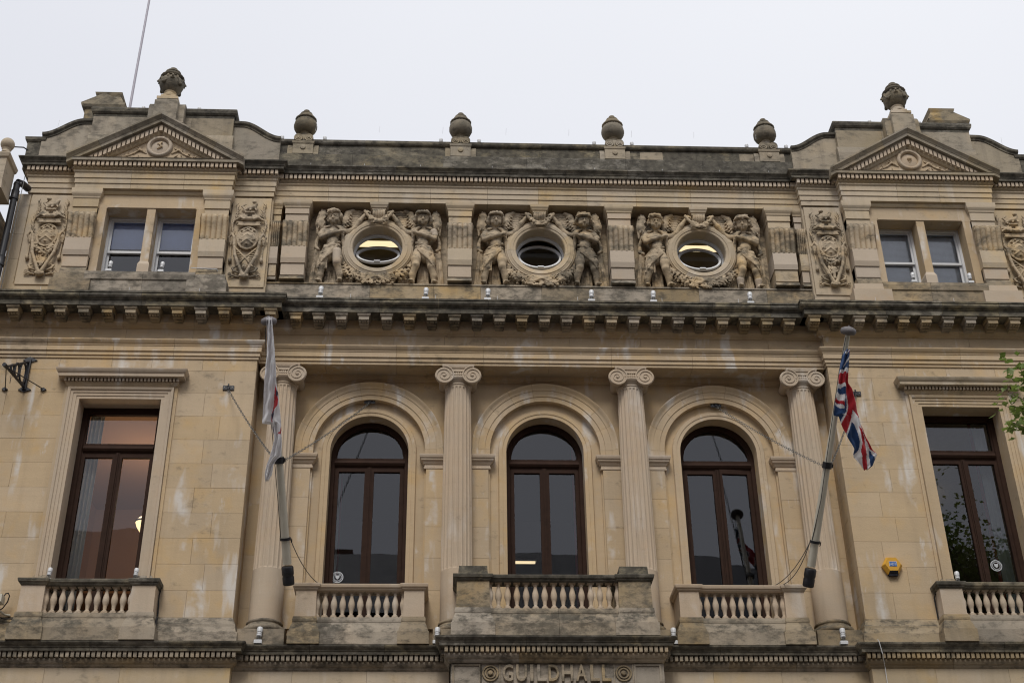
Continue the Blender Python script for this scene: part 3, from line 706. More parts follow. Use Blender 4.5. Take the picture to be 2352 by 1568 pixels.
# ================================================================ ATTIC
AT = empty('attic_wall', (0,0,0), B, 'attic storey wall with sunk panels round three round windows')
belts(AT, [(14.50,.03),(14.80,.03),(14.82,.0),(15.17,.0)], -4.95, 4.95, -.31, .1, False, False, STM, 'plinth_block', .95, 21)
for s in (-1, 1): mb = MB(); a, b = M_(s, 4.503, 4.97); mb.box(a, b, .04, .12, 15.1, 17.3); mb.obj('panel_back', STK, AT)
belts(AT, [(15.173,.015),(15.20,.015),(15.212,.0)], -4.95, 4.95, -.31, .1, False, False, STM, 'plinth_cap_block', 1.2, 22)
for i, cx in enumerate((-3., 0., 3.)):
    mb = MB(); mb.plate_hole(cx-1.5, cx+1.5, 15.1, 17.2, cx, 16.04, .455, .04, .12); mb.obj('panel_back', STK, AT)
    oc = empty('round_window', (0,0,0), B, ('left', 'middle', 'right')[i]+' round window in a heavy stone ring, its white pivot sash tilted open')
    prof = [(0,.05),(0,-.245),(.012,-.262),(.05,-.268),(.055,-.278),(.10,-.285),(.105,-.275),(.135,-.270),(.15,-.262),(.17,-.262),(.175,-.25),(.20,-.235),(.205,-.20),(.205,.05)]
    q = random.Random(i+3); cuts = sorted([(k+q.uniform(-.12, .12))/7 for k in range(7)])
    for k in range(7):
        a0 = cuts[k]*2*PI+.002; a1 = (cuts[k+1] if k < 6 else cuts[0]+1)*2*PI-.002; n = 9; mb = MB()
        mb.sweep([(cx-.455*math.cos(a0+(a1-a0)*j/n), 16.04+.455*math.sin(a0+(a1-a0)*j/n), -math.cos(a0+(a1-a0)*j/n), math.sin(a0+(a1-a0)*j/n)) for j in range(n+1)], prof)
        mb.obj('ring_stone', STA, oc, smooth=25)
    mb = MB(); mb.ring(cx, 16.04, .455, [(0,-.03),(-.03,-.03),(-.035,-.015),(-.035,.05),(0,.05)], 48); mb.obj('frame', WHITE, oc, smooth=30)
    sash = empty('pivot_sash', (cx, .01, 16.04), oc); tilt = (-.60, -.44, -.47)[i]; sash.rotation_euler = (tilt, 0, 0)
    mb = MB(); mb.ring(0, 0, .408, [(0,-.025),(-.038,-.025),(-.045,-.01),(-.045,.02),(0,.02)], 48); mb.obj('sash_ring', WHITE, sash, smooth=30)
    mb = MB(); mb.box(-.055, .055, -.06, -.01, -.43, -.395); mb.obj('catch', WHITE, sash)
    pane('pane', 0, 0, 0, 0, .0, sash, [(.366*math.cos(2*PI*j/40), .366*math.sin(2*PI*j/40)) for j in range(40)])
    # console key over the ring
    kc = empty('key_console', (0,0,0), oc); mb = MB()
    mb.belt([(16.86,.0),(16.90,.005),(16.905,.02),(16.935,.03),(16.96,.045),(17.01,.05)], cx-.125, cx+.125, -.29, .04, True, True); mb.obj('cap', STA, kc)
    mb = MB(); nx = 30; vs = []; pr = [(-.30,16.86),(-.335,16.83),(-.345,16.79),(-.335,16.74),(-.31,16.70),(-.285,16.67),(-.27,16.62)]
    for j in range(nx+1):
        u = j/nx; d = .016*abs(math.sin(u*PI*5))**.6
        for y, z in pr: vs.append((cx-.115+.23*u, y-d+.012, z))
    m = len(pr); mb.add(vs, [(j*m+k, j*m+k+1, (j+1)*m+k+1, (j+1)*m+k) for j in range(nx) for k in range(m-1)]); mb.box(cx-.114, cx+.114, -.27, .04, 16.64, 16.859); mb.obj('fluted_scroll', STK, kc, smooth=50)
# attic entablature
AARC = [(17.01,.0),(17.115,.0),(17.118,.016),(17.225,.016),(17.228,.032),(17.335,.032),(17.338,.04),(17.355,.055),(17.375,.06),(17.385,.02)]
ABED = [(17.385,.02),(17.40,.035),(17.42,.06),(17.435,.072),(17.443,.072),(17.445,.045),(17.545,.045)]
ACOR = [(17.545,.155),(17.60,.16),(17.605,.17),(17.63,.18),(17.66,.205),(17.675,.222),(17.70,.225),(17.715,.19),(17.74,.10)]
def attic_ent(par, x0, x1, y, eL, eR, mat=ST, cor=True, seed=1):
    belts(par, AARC, x0, x1, y, .2, eL, eR, STA, 'architrave_block', 1.0, seed)
    belts(par, ABED, x0, x1, y, .2, eL, eR, STA, 'bed_moulding_block', 1.2, seed+1)
    belts(par, ACOR if cor else ACOR[:3]+[(17.62,.12)], x0, x1, y, .2, eL, eR, STD if cor else STG, 'cornice_block', 1.05, seed+2)
    a = x0-(.07 if eL else 0); b = x1+(.07 if eR else 0)
    stuff_row(par, 'dentil_row', fr(a, b, .0825), .054, y-.128, y-.04, 17.447, 17.542, STC)
    mb = MB()
    for e, xx in ((eL, a), (eR, b)):
        if e:
            for k in range(2): mb.box(xx-.055, xx+.055, y+.0+k*.0775, y+.054+k*.0775, 17.452, 17.542)
    if mb.v: mb.obj('dentil_row', STC, par, kind='stuff')
AE = empty('attic_entablature', (0,0,0), B, 'upper cornice with a row of small dentils and banded stone below')
attic_ent(AE, -4.95, 4.95, -.32, False, False, seed=31)
PP = empty('parapet', (0,0,0), B, 'blackened parapet wall along the roof between the pediments')
belts(PP, [(17.70,.03),(18.10,.03),(18.12,.01)], -4.97, 4.97, -.33, .1, False, False, STD, 'parapet_block', 1.6, 41)
belts(PP, [(18.12,.0),(18.355,.0),(18.36,.02),(18.375,.04),(18.40,.055),(18.45,.06),(18.47,.04)], -4.97, 4.97, -.30, .1, False, False, STD, 'coping_block', 1.7, 43)
for x0, x1 in ((1.98, 2.42), (3.92, 4.2)):
    mb = MB(); mb.belt([(18.15,.0),(18.33,.0)], x0, x1, -.303, -.2); mb.obj('replacement_block', STG, PP)
# pilasters with scroll consoles
def console_mesh(w, H, proj, flutes=5, drop=.53, mat=None):
    # local: x centred, front plane y=0, z from 0 (top) down
    mb = MB(); nx = 6*flutes
    pr = [(0,0,0),(-proj*.75,-.006,.3),(-proj*1.0,-.05,1),(-proj*1.02,-.11,1),(-proj*.9,-.18,1),(-proj*.72,-.27,1),(-proj*.58,-.38,1),(-proj*.5,-drop,1)]
    m = len(pr); vs = []
    for j in range(nx+1):
        u = j/nx; f = abs(math.sin(u*PI*flutes))**.55
        for y, z, a in pr: vs.append((-w/2+w*u, y+a*.042*(1-f), z-(0.02*(1-f) if z < -drop+.01 else 0)))
    mb.add(vs, [(j*m+k, j*m+k+1, (j+1)*m+k+1, (j+1)*m+k) for j in range(nx) for k in range(m-1)])
    side = [(y+.004, z) for y, z, a in pr]+[(0, -drop)]
    for s in (-1, 1):
        x = s*w/2; vs = [(x, y, z) for y, z in side]; mb.add(vs, [tuple(range(len(vs)))])
        mb.add([(x, -proj*.62+.05*math.cos(t*PI/8), -.10+.05*math.sin(t*PI/8)) for t in range(16)]+[(x+s*.012, -proj*.62+.03*math.cos(t*PI/8), -.10+.03*math.sin(t*PI/8)) for t in range(16)], [(t, (t+1) % 16, (t+1) % 16+16, t+16) for t in range(16)]+[tuple(range(16, 32))])
    return mb
def pilaster(x, y, w, zt=17.01, sc_w=None, label=None, pz=(16.90, 16.72, 16.48, 15.95, 15.585, 15.32, 15.24), mat=STA, ext=(True, True)):
    p = empty('console_pilaster', (0,0,0), B, label); hw = w/2
    z1, z2, z3, z4, z5, z6, z7 = pz
    mb = MB(); mb.belt([(z1-.06,.0),(z1-.05,.012),(z1-.02,.018),(z1,.03),(z1+.03,.045),(z1+.06,.05),(zt-.002,.052)], x-hw, x+hw, y, .05, *ext); mb.obj('pilaster_cap', mat, p)
    mb = MB(); mb.belt([(z2,.02),(z1-.062,.02)], x-hw, x+hw, y+.02, .05); mb.belt([(z3,.0),(z2-.002,.0)], x-hw+.01, x+hw-.01, y+.02, .05); mb.obj('neck', PATCH if rnd.random() < .4 else mat, p)
    drop = z3-z4+.02; mb = console_mesh(w+.03, 0, .135, drop=drop); mb.obj('fluted_scroll', STK, p, smooth=40).location = (x, y, z3+.02)
    mb = MB(); mb.box(x-hw+.005, x+hw-.005, y+.03, .05, z5, z3); mb.obj('shaft', mat, p)
    mb = MB(); mb.belt([(z5,.055),(z5+.10,.075),(z4-.0,.06)], x-hw, x+hw, y, .05); mb.obj('scroll_foot', PATCH if rnd.random() < .3 else mat, p)
    mb = MB(); mb.belt([(z6,.01),(z6+.02,.03),(z5-.004,.035)], x-hw+.01, x+hw-.01, y, .05); mb.obj('lower_block', PATCH if rnd.random() < .4 else mat, p)
    mb = MB(); mb.belt([(z7,.06),(z6-.05,.05),(z6-.002,.02)], x-hw, x+hw, y, .05); mb.obj('pilaster_base', STM, p)
for x, nm in ((-4.51, 'far left pilaster, beside the coat of arms with crossed swords'), (-1.49, 'pilaster between the left and middle round windows'), (1.49, 'pilaster between the middle and right round windows'), (4.51, 'far right pilaster of the round windows')):
    pilaster(x, -.33, .44, label='scrolled '+nm)
for s in (-1, 1):
    x0, x1 = sorted((s*4.80, s*4.95)); pilaster(s*4.875, -.30, .15, label='narrow half pilaster beside the end bay', ext=(s > 0, s < 0))

# ---- end bay attics
def ornament_placeholder(): pass
SASHES = []
for s in (-1, 1):
    nm = 'left' if s < 0 else 'right'
    pa = empty('attic_pavilion', (0,0,0), B, 'attic of the %s end bay under its pediment' % nm)
    px = s*PX
    # side walls behind the coats of arms
    for (u, v) in ((4.95, 5.72), (8.52, 9.62)):
        a, b = M_(s, u, v)
        belts(pa, [(14.50,.10),(14.78,.10),(14.80,.03),(15.02,.03),(15.04,.0),(17.01,.0)], a, b, -.40, .1, False, False, STA, 'side_panel_stone', 2, 3)
        a2, b2 = M_(s, max(u+.0, 4.97), v-.03 if v < 6 else 9.36)
        mb = MB(); mb.belt([(15.0,.0),(16.96,.0),(16.985,-.03)], a2+.01, b2-.01, -.45, -.38); mb.obj('carving_ground', STA, pa)
    a, b = M_(s, 4.95, 9.45); 
    attic_ent(pa, *M_(s, 4.95, 9.45), -.45, s > 0 or s < 0, True, seed=50)
    # outer quoin strip of the building
    a, b = M_(s, 9.38, 9.62); ashlar(pa, a, b, 0, 0, -.42, [14.5, 15.0, 15.55, 16.1, 16.6, 17.0], .6, STA, .6, 4)
    # projecting window block
    for (u, v) in ((-1.42, -.96), (.96, 1.42)):
        a, b = sorted((px+u, px+v))
        pilaster((a+b)/2, -.58, b-a, label='scrolled pilaster at the side of the %s attic window' % nm, pz=(16.86, 16.62, 16.42, 15.90, 15.52, 15.27, 15.12), ext=(True, True))
        mb = MB(); mb.belt([(14.52,.10),(14.98,.10),(15.0,.06),(15.125,.05)], a-.02, b+.02, -.60, .1, True, True); mb.obj('pier_base', PATCH if (s > 0) else STM, pa)
        mb = MB(); mb.box(a+.01, b-.01, -.545, .1, 15.1, 17.0); mb.obj('pier', STA, pa)
    attic_ent(pa, px-1.43, px+1.43, -.62, True, True, cor=False, seed=60)
    mb = MB(); mb.belt([(16.93,.0),(16.96,.02),(17.01,.03)], px-.95, px+.95, -.54, .1); mb.obj('window_cornice', STA, pa)
    # stone frame with mullion
    H0, H1 = 15.20, 16.63
    for k, (u, v) in enumerate(((-.96, -.815), (-.075, .075), (.815, .96))):
        mb = MB(); mb.box(px+u, px+v, -.52, -.02, H0-.04, H1)
        o = mb.obj('mullion' if k == 1 else 'jamb', ST, pa)
        if k == 1: mb2 = MB(); mb2.belt([(H0-.02,.03),(H0+.20,.03),(H0+.28,.0)], px+u, px+v, -.52, -.1, True, True); mb2.obj('mullion_foot', PATCH, pa)
    mb = MB(); mb.box(px-.96, px+.96, -.52, -.02, H1+.002, 16.935); mb.box(px-.80, px+.80, -.535, -.515, H1+.01, H1+.05); mb.obj('lintel', ST, pa)
    belts(pa, [(14.50,.0),(14.98,.0),(15.0,.02),(15.10,.03),(15.16,.02),(15.175,-.04)], px-.965, px+.965, -.64, .05, False, False, STM, 'sill_stone', .8, 66)
    for k in (-1, 1):
        cx = px+k*.445; w = empty('sash_window', (0,0,0), B, 'white sash window, %s of the pair in the %s attic' % ('left' if k < 0 else 'right', nm))
        hw = .372; yf = -.24
        mb = MB()
        mb.sweep([(cx-hw, 15.12, 1, 0), (cx-hw, H1, 1, -1), (cx+hw, H1, -1, -1), (cx+hw, 15.12, -1, 0)], [(0,yf),(.045,yf),(.05,yf+.02),(.05,yf+.12),(0,yf+.12)]); mb.obj('frame', WHITE, w)
        for j, (z0, z1, y) in enumerate(((15.86, H1-.05, yf+.035), (15.14, 15.90, yf+.075))):
            mb = MB(); a0, b0 = cx-hw+.05, cx+hw-.05
            mb.box(a0, a0+.035, y, y+.035, z0, z1); mb.box(b0-.035, b0, y, y+.035, z0, z1); mb.box(a0+.035, b0-.035, y, y+.035, z0, z0+.045); mb.box(a0+.035, b0-.035, y, y+.035, z1-.035, z1)
            sh = mb.obj('sash', WHITE, w); pane('pane', a0+.035, b0-.035, z0+.045, z1-.035, y+.018, sh)
        mb = MB(); zb = 16.0 if s < 0 else 15.2; 
        if s < 0: mb.box(cx-hw+.03, cx+hw-.03, yf+.122, yf+.127, zb, H1); mb.obj('roller_blind', BLIND, w)
        else:
            for q_ in range(74): zz = 15.15+q_*.02; mb.add([(cx-hw+.03, yf+.122, zz), (cx+hw-.03, yf+.122, zz), (cx+hw-.03, yf+.128, zz+.0195), (cx-hw+.03, yf+.128, zz+.0195)], [(0,1,2,3)])
            mb.obj('slat_blind', BLIND2, w, kind='stuff')
    # pediment
    pd = empty('pediment', (0,0,0), B, 'triangular pediment with raking dentils above the %s attic window' % nm)
    HW, ZB, ZA = 1.62, 17.60, 18.60; sl = (ZA-ZB)/HW; th = math.atan(sl)
    mb = MB(); mb.prism([(px-1.36, 17.585), (px+1.36, 17.585), (px, 17.585+1.36*sl)], -.60, -.0); mb.obj('tympanum', ST, pd)
    # raking mouldings: profile along normal (o) and y
    def rake(prof, nm_, mat, x_in=0, segs=3):
        for t in (-1, 1):
            dx, dz = t*math.cos(th), -math.sin(th); nx, nz = t*math.sin(th), math.cos(th)
            Lr = (HW-x_in)/math.cos(th)
            for k in range(segs):
                l0 = Lr*k/segs+(.002 if k else 0); l1 = Lr*(k+1)/segs-(.002 if k < segs-1 else 0); mb = MB()
                pts = []
                for l in (l0, l1): pts.append((px+dx*l, ZA+dz*l))
                m = len(prof); vs = []
                for (x, z), l in zip(pts, (l0, l1)):
                    for o, y in prof:
                        if l == 0: vs.append((px, y, ZA+o/math.cos(th)))
                        elif l1 == l and k == segs-1: # plumb cut at the foot
                            xx = px+t*(HW-x_in); vs.append((xx+t*min(.0, 0), y, ZA-(HW-x_in)*sl+o/math.cos(th)))
                        else: vs.append((x+nx*o, y, z+nz*o))
                fs = [(a_, (a_+1) % m, (a_+1) % m+m, a_+m) for a_ in range(m)]+[tuple(range(m)), tuple(range(2*m-1, m-1, -1))]
                mb.add(vs, fs); mb.obj(nm_, mat, pd)
    rake([(-.10,-.55),(-.10,-.775),(-.045,-.78),(-.04,-.79),(-.025,-.80),(.0,-.825),(.015,-.842),(.045,-.845),(.055,-.80),(.055,-.3),(-.02,-.3)], 'raking_cornice_block', STG)
    rake([(-.135,-.56),(-.135,-.69),(-.102,-.70),(-.102,-.56)], 'raking_bed_moulding', STA, .14, 1)
    rake([(-.285,-.56),(-.285,-.62),(-.27,-.64),(-.245,-.655),(-.235,-.665),(-.137,-.665),(-.137,-.56)], 'raking_bed_moulding', STA, .33, 1)
    mb = MB()
    for t in (-1, 1):
        nd = 17
        for k in range(nd):
            l = .09+k*.0795; xc = px+t*l; zc_ = ZA-l*sl-.14/math.cos(th)
            w2 = .027; hgt = .098/math.cos(th)*1.0
            mb.add([(xc-w2, y, zc_-(t*(-w2))*sl*1.0+dz_) for y in (-.722, -.66) for dz_ in (-hgt,)]+
                   [(xc+w2, y, zc_-(t*(w2))*sl+dz_) for y in (-.722, -.66) for dz_ in (-hgt,)]+
                   [(xc-w2, y, zc_-(t*(-w2))*sl) for y in (-.722, -.66)]+[(xc+w2, y, zc_-(t*w2)*sl) for y in (-.722, -.66)],
                   [(0,2,6,4),(1,5,7,3),(0,4,5,1),(2,3,7,6),(4,6,7,5),(0,1,3,2)])
    xc = px; zt_ = ZA-.165; mb.box(xc-.032, xc+.032, -.722, -.66, zt_-.125, zt_-.0)
    mb.obj('raking_dentils', STC, pd, kind='stuff')
    me = MB(); me.ring(px, 18.0, .165, [(0,-.60),(0,-.63),(.02,-.655),(.045,-.66),(.065,-.65),(.08,-.62),(.08,-.60)], 40); me.lathe([(.001,-.625),(.10,-.618),(.155,-.602)], 36, (px, 0, 18.0), 'y', cap=False); me.obj('medallion_ring', PATCH, pd, smooth=40)
    f = Field((px-.75, -.72, 17.60), (px+.75, -.55, 18.2), .011)
    q = random.Random(5)
    if s < 0: f.chain([(px-.04,-.62,18.06),(px+.03,-.64,18.09),(px+.0,-.65,18.03),(px+.04,-.64,17.99),(px-.03,-.63,17.95)], .018, .01)
    else: f.ell((px,-.63,18.02), (.045,.04,.04), .02); f.cap((px,-.62,17.98),(px,-.62,17.93), .02, .012)
    for t in (-1, 1):
        f.chain([(px+t*.24,-.60,17.85),(px+t*.36,-.62,17.92),(px+t*.46,-.61,17.84),(px+t*.6,-.60,17.76)], [.02,.018,.016,.008], .02)
        for k in range(16):
            x = .26+.42*q.random(); z = 17.66+q.random()*(.36-(x-.26)*.62); a = q.uniform(-1, 1.2); L = .04+.04*q.random()
            f.cap((px+t*x, -.60, z), (px+t*(x+L*math.cos(a)), -.635, z+L*math.sin(a)), .016, .007, .012)
    f.mb().obj('tympanum_foliage', ST, pd, smooth=180)
    # parapet block behind, scrolls and ends
    pb = empty('parapet', (0,0,0), B, 'stepped parapet with curved shoulders behind the %s pediment' % nm)
    pcx = s*7.17
    belts(pb, [(17.62,.0),(18.82,.0)], pcx-1.33, pcx+1.33, -.48, .15, False, False, STG, 'parapet_block', .8, 71)
    belts(pb, [(18.82,.0),(18.88,.005),(18.885,.02),(18.92,.045),(18.97,.055),(19.00,.055),(19.03,.03)], pcx-1.33, pcx+1.33, -.48, .15, True, True, STD, 'coping_block', 1., 74)
    mb = MB(); mb.belt([(17.62,.03),(18.25,.03),(18.40,.0)], pcx-1.36, pcx+1.36, -.49, .1); mb.obj('parapet_base', STG, pb)
    for t in (-1, 1):
        x0 = pcx+t*1.33; x1 = pcx+t*(2.24 if t*s < 0 else 2.25)
        cur = []; n = 22
        for k in range(n+1):
            u = k/n; cur.append((x0+(x1-x0)*u, 18.78-.02*u if u < .18 else 18.78-.0036-.35*((1-math.cos((u-.18)/.82*PI))/2)**1.0))
        mb = MB(); mb.prism(cur+[(x1, 17.62), (x0, 17.62)], -.38, .05); mb.obj('scroll_panel', STG, pb)
        mb = MB()
        path = []
        for k in range(n+1):
            xa, za = cur[max(k-1, 0)]; xb, zb = cur[min(k+1, n)]; tx, tz = xb-xa, zb-za; l = math.hypot(tx, tz); nx, nz = (-tz/l, tx/l)
            if nz < 0: nx, nz = -nx, -nz
            path.append((cur[k][0], cur[k][1], nx, nz))
        mb.sweep(path, [(-.075,-.37),(-.075,-.395),(-.05,-.40),(-.02,-.43),(.03,-.435),(.045,-.41),(.045,.06),(-.075,.06)]); mb.obj('scroll_coping', STD, pb, smooth=30)
    a, b = M_(s, 9.40, 9.66)
    mb = MB(); mb.belt([(17.62,.0),(18.26,.0),(18.265,.015),(18.30,.04),(18.36,.05),(18.38,.02)], a-.02, b+.02, -.36, .15, True, True); mb.obj('end_block', STD, pb)
# ================================================================ CARVED FIGURES
def wing_right(f, q, flip=1):
    pass
def cherub(idx, fx, side, yaw, hair_style, leg, label):
    # side=+1: raised arm towards +x. Built in local space, feet at z=0, wall plane at y=+.33
    q = random.Random(100+idx)
    t = empty('cherub_statue', (fx, -.10, 15.235), None, label, 'statue', 'cherub statues carved between the consoles of the attic')
    h = .0105; S_ = side; t.scale = (1.02, 1, 1.055)
    def m(p): return (S_*p[0], p[1], p[2])
    lo = (-.42, -.42, -.03); hi = (.78, .10, 1.68)
    if S_ < 0: lo, hi = (-hi[0], lo[1], lo[2]), (-lo[0], hi[1], hi[2])
    f = Field(lo, hi, h)
    H = q.uniform(-.015, .015); hx = .035+.02*yaw*0
    # torso
    f.ell(m((.02,-.10,1.02)), (.145,.105,.16), .05); f.ell(m((.03,-.105,.84)), (.118,.105,.13), .05); f.ell(m((.02,-.09,.70)), (.135,.11,.12), .05)
    f.ell(m((-.05,-.185,1.03)), (.07,.04,.06), .04); f.ell(m((.10,-.185,1.03)), (.07,.04,.06), .04); f.ell(m((.03,-.195,.86)), (.09,.04,.09), .05)
    f.cap(m((-.13,-.09,1.12)), m((.19,-.09,1.14)), .052, .052, .04)
    f.cap(m((.03,-.10,1.12)), m((.035,-.13,1.26)), .054, .046, .025)
    # head
    hd = np.array(m((.04,-.175,1.375))); cy, sy = math.cos(yaw), math.sin(yaw)
    cp_, sp_ = math.cos(.42), math.sin(.42)
    def hp(x, y, z):
        y, z = y*cp_-z*sp_, y*sp_+z*cp_
        return (hd[0]+x*cy-y*sy*1, hd[1]+x*sy+y*cy, hd[2]+z)
    f.ell(hd, (.112,.115,.125), .02); f.ell(hp(0,-.02,-.065), (.085,.092,.078), .025)
    for a in (-1, 1):
        f.ell(hp(a*.052,-.075,-.055), (.042,.036,.04), .02)
        f.ell(hp(a*.043,-.118,.012), (.031,.026,.020), .010, True)
        f.ell(hp(a*.043,-.100,.008), (.019,.014,.012), .004)
        f.cap(hp(a*.02,-.112,.036), hp(a*.068,-.098,.034), .009, .007, .01)
        f.ell(hp(a*.118,-.0,-.005), (.018,.025,.035), .01)
    f.cap(hp(0,-.114,.02), hp(0,-.134,-.026), .010, .018, .012)
    f.ell(hp(0,-.112,-.073), (.028,.02,.012), .01); f.cap(hp(-.026,-.121,-.066), hp(.026,-.121,-.066), .0045, .0045, .006, True)
    f.ell(hp(0,-.095,-.105), (.03,.028,.024), .02)
    # raised arm holding the garland end
    el = m((.42,-.13,1.17)); hn = m((.60,-.20,1.43))
    f.chain([m((.20,-.09,1.12)), m((.31,-.12,1.09)), el, m((.50,-.17,1.30)), hn], [.062,.058,.050,.046,.031], .022)
    f.ell(m((.625,-.21,1.465)), (.045,.038,.034), .02)
    for k in range(4): f.chain([m((.60+.018*k,-.225,1.485-.004*k)), m((.635+.016*k,-.235,1.485-.01*k)), m((.655+.012*k,-.225,1.455-.012*k))], [.013,.012,.010], .006)
    f.chain([m((.60,-.22,1.44)), m((.63,-.245,1.435)), m((.655,-.25,1.445))], [.014,.012,.010], .006)
    # folded arm across the chest
    f.chain([m((-.15,-.10,1.12)), m((-.19,-.15,1.02)), m((-.17,-.20,.93)), m((-.05,-.25,.955)), m((.07,-.255,1.0)), m((.15,-.235,1.03))], [.060,.055,.048,.044,.038,.029], .018)
    f.ell(m((.18,-.24,1.045)), (.042,.03,.032), .02)
    for k in range(4): f.chain([m((.19,-.25+.008*k,1.065-.018*k)), m((.225,-.24+.008*k,1.06-.02*k)), m((.235,-.215,1.05-.02*k))], [.011,.010,.008], .005)
    # legs
    bx = .02*leg
    L1 = [m((-.06,-.09,.70)), m((-.09-bx,-.14,.50)), m((-.10-bx,-.15,.36)), m((-.12-bx*2,-.10,.20)), m((-.12-bx*2,-.08,.06))]
    L2 = [m((.10,-.10,.70)), m((.12+bx,-.17,.50)), m((.12+bx,-.19,.37)), m((.15+bx*2,-.13,.20)), m((.15+bx*2,-.11,.06))]
    f.chain(L1, [.098,.088,.063,.056,.038], .025); f.chain(L2, [.098,.088,.065,.058,.038], .025)
    for L, a in ((L1, -1), (L2, 1)):
        an = L[4]; f.ell((L[3][0], L[3][1]+.01, L[3][2]+.03), (.056,.055,.085), .025); f.ell((L[2][0], L[2][1]-.02, L[2][2]+.01), (.052,.05,.045), .02)
        f.chain([(an[0], an[1]+.03, .035), (an[0], an[1]-.06, .04), (an[0]+S_*a*.02, an[1]-.14, .025)], [.04,.043,.034], .02)
        for k in range(5): f.cap((an[0]+S_*a*.02+(k-2)*.016, an[1]-.14, .02), (an[0]+S_*a*.025+(k-2)*.018, an[1]-.178+abs(k-1)*.004, .016), .013, .011, .005)
    f.mb().obj('body', STK, t, smooth=180)
    # hair
    g = Field((hd[0]-.20, hd[1]-.20, hd[2]-.17), (hd[0]+.20, hd[1]+.20, hd[2]+.21), .0095)
    g.ell(hp(0,.03,.045), (.124,.112,.112), .02)
    for k in range(64 if hair_style != 1 else 44):
        a = q.uniform(-1, 1)*2.9; z = q.uniform(-.06, .13); rr2 = math.sqrt(max(.1, 1-(z/.15)**2))
        if abs(a) < 1.25 and z < .085: z = .105+.025*q.random(); rr2 = .80
        x, y = math.sin(a)*.126*rr2, -math.cos(a)*.122*rr2
        r_ = .020+.014*q.random()
        if hair_style == 1: r_ *= .8
        p = hp(x, y, z); g.chain([p, (p[0]+q.uniform(-.03, .03), p[1]+q.uniform(-.02, .02), p[2]-.03*q.random())], [r_, r_*.75], .008)
    if hair_style == 1: # rolled fringe band
        g.chain([hp(math.sin(a)*.124, -math.cos(a)*.118, .075+.035*math.cos(a)) for a in [(-1.7+3.4*i/10) for i in range(11)]], .022, .012)
        for a in (-1, 1): g.chain([hp(a*.125,-.02,.03), hp(a*.14,.0,-.04), hp(a*.125,.0,-.09)], [.035,.04,.022], .015)
    if hair_style == 2: # wreath of leaves
        for i in range(15):
            a = -1.9+3.8*i/14; p = hp(math.sin(a)*.13, -math.cos(a)*.128, .07+.03*math.cos(a)); g.ell(p, (.024,.018,.02), .006)
        for a in (-1, 1):
            for k in range(4): g.ell(hp(a*(.135+.01*k), -.03+.01*k, .02-.03*k), (.03,.03,.026), .008)
    g.mb().obj('hair', STK, t, smooth=180)
    # drapery
    d = Field(lo, hi, .0110)
    def folds(a, b, n, r1, r2, spread0, spread1, depth=-.16):
        for i in range(n):
            u = (i+.5)/n-.5
            d.chain([m((a[0]+u*spread0, a[1]-.02*math.cos(i*2.1), a[2])), m(((a[0]+b[0])/2+u*(spread0+spread1)/2+.02*math.sin(i*3), (a[1]+b[1])/2-.03*math.sin(i*1.7), (a[2]+b[2])/2)), m((b[0]+u*spread1, b[1], b[2]))], [r1*.75, (r1+r2)*.38, r2*.75], .008)
    d.ell(m((.02,-.09,.70)), (.155,.125,.125), .03); d.ell(m((-.04,-.12,.60)), (.13,.115,.13), .03)
    for k in range(4):   # wrap folds round the hips
        z = .80-.052*k+.01*math.sin(idx+k*2); d.chain([m((-.17,-.06,z-.09+.02*k)), m((-.09,-.185,z-.05)), m((.05,-.215,z)), m((.15,-.16,z+.05-.02*k)), m((.18,-.06,z+.05-.02*k))], [.018,.022+.006*(k%2),.024,.020,.014], .022)
    for k in range(5):   # swag hanging over the front thigh
        d.chain([m((.12,-.22,.76-.02*k)), m((.02-.03*k,-.235,.64-.045*k)), m((-.12-.01*k,-.21,.60-.06*k)), m((-.20,-.10,.66-.08*k))], [.014,.020,.018,.014], .006)
    if idx % 2 == 0: folds((-.10,-.16,.62), (-.13,-.17,.30), 5, .03, .022, .16, .2)
    # cloak: over shoulder and down both sides to the floor
    d.chain([m((.06,-.14,1.235)), m((-.10,-.13,1.19)), m((-.20,-.05,1.12)), m((-.27,-.0,.95)), m((-.27,-.05,.80)), m((-.22,-.09,.74))], [.018,.026,.034,.037,.036,.028], .012)
    d.chain([m((.05,-.15,1.225)), m((.14,-.17,1.17)), m((.20,-.16,1.05)), m((.22,-.13,.90)), m((.24,-.12,.74))], [.016,.026,.032,.033,.030], .012)
    d.chain([m((.16,-.14,1.18)), m((.28,-.11,1.10)), m((.33,-.06,.98)), m((.30,-.04,.85))], [.03,.044,.044,.03], .02)
    folds((.25,-.08,.78), (.33,-.03,.04), 5, .034, .028, .07, .20)
    folds((-.24,-.04,.72), (-.27,-.0,.03), 5, .036, .03, .08, .20)
    folds((.02,-.0,.55), (.02,.0,.02), 5, .04, .035, .16, .24)
    d.disp(lambda X, Y, Z: .006*np.sin(46*X*S_+13*Z+idx)*np.cos(9*Z+5*X))
    d.mb().obj('drapery', STK, t, smooth=180)
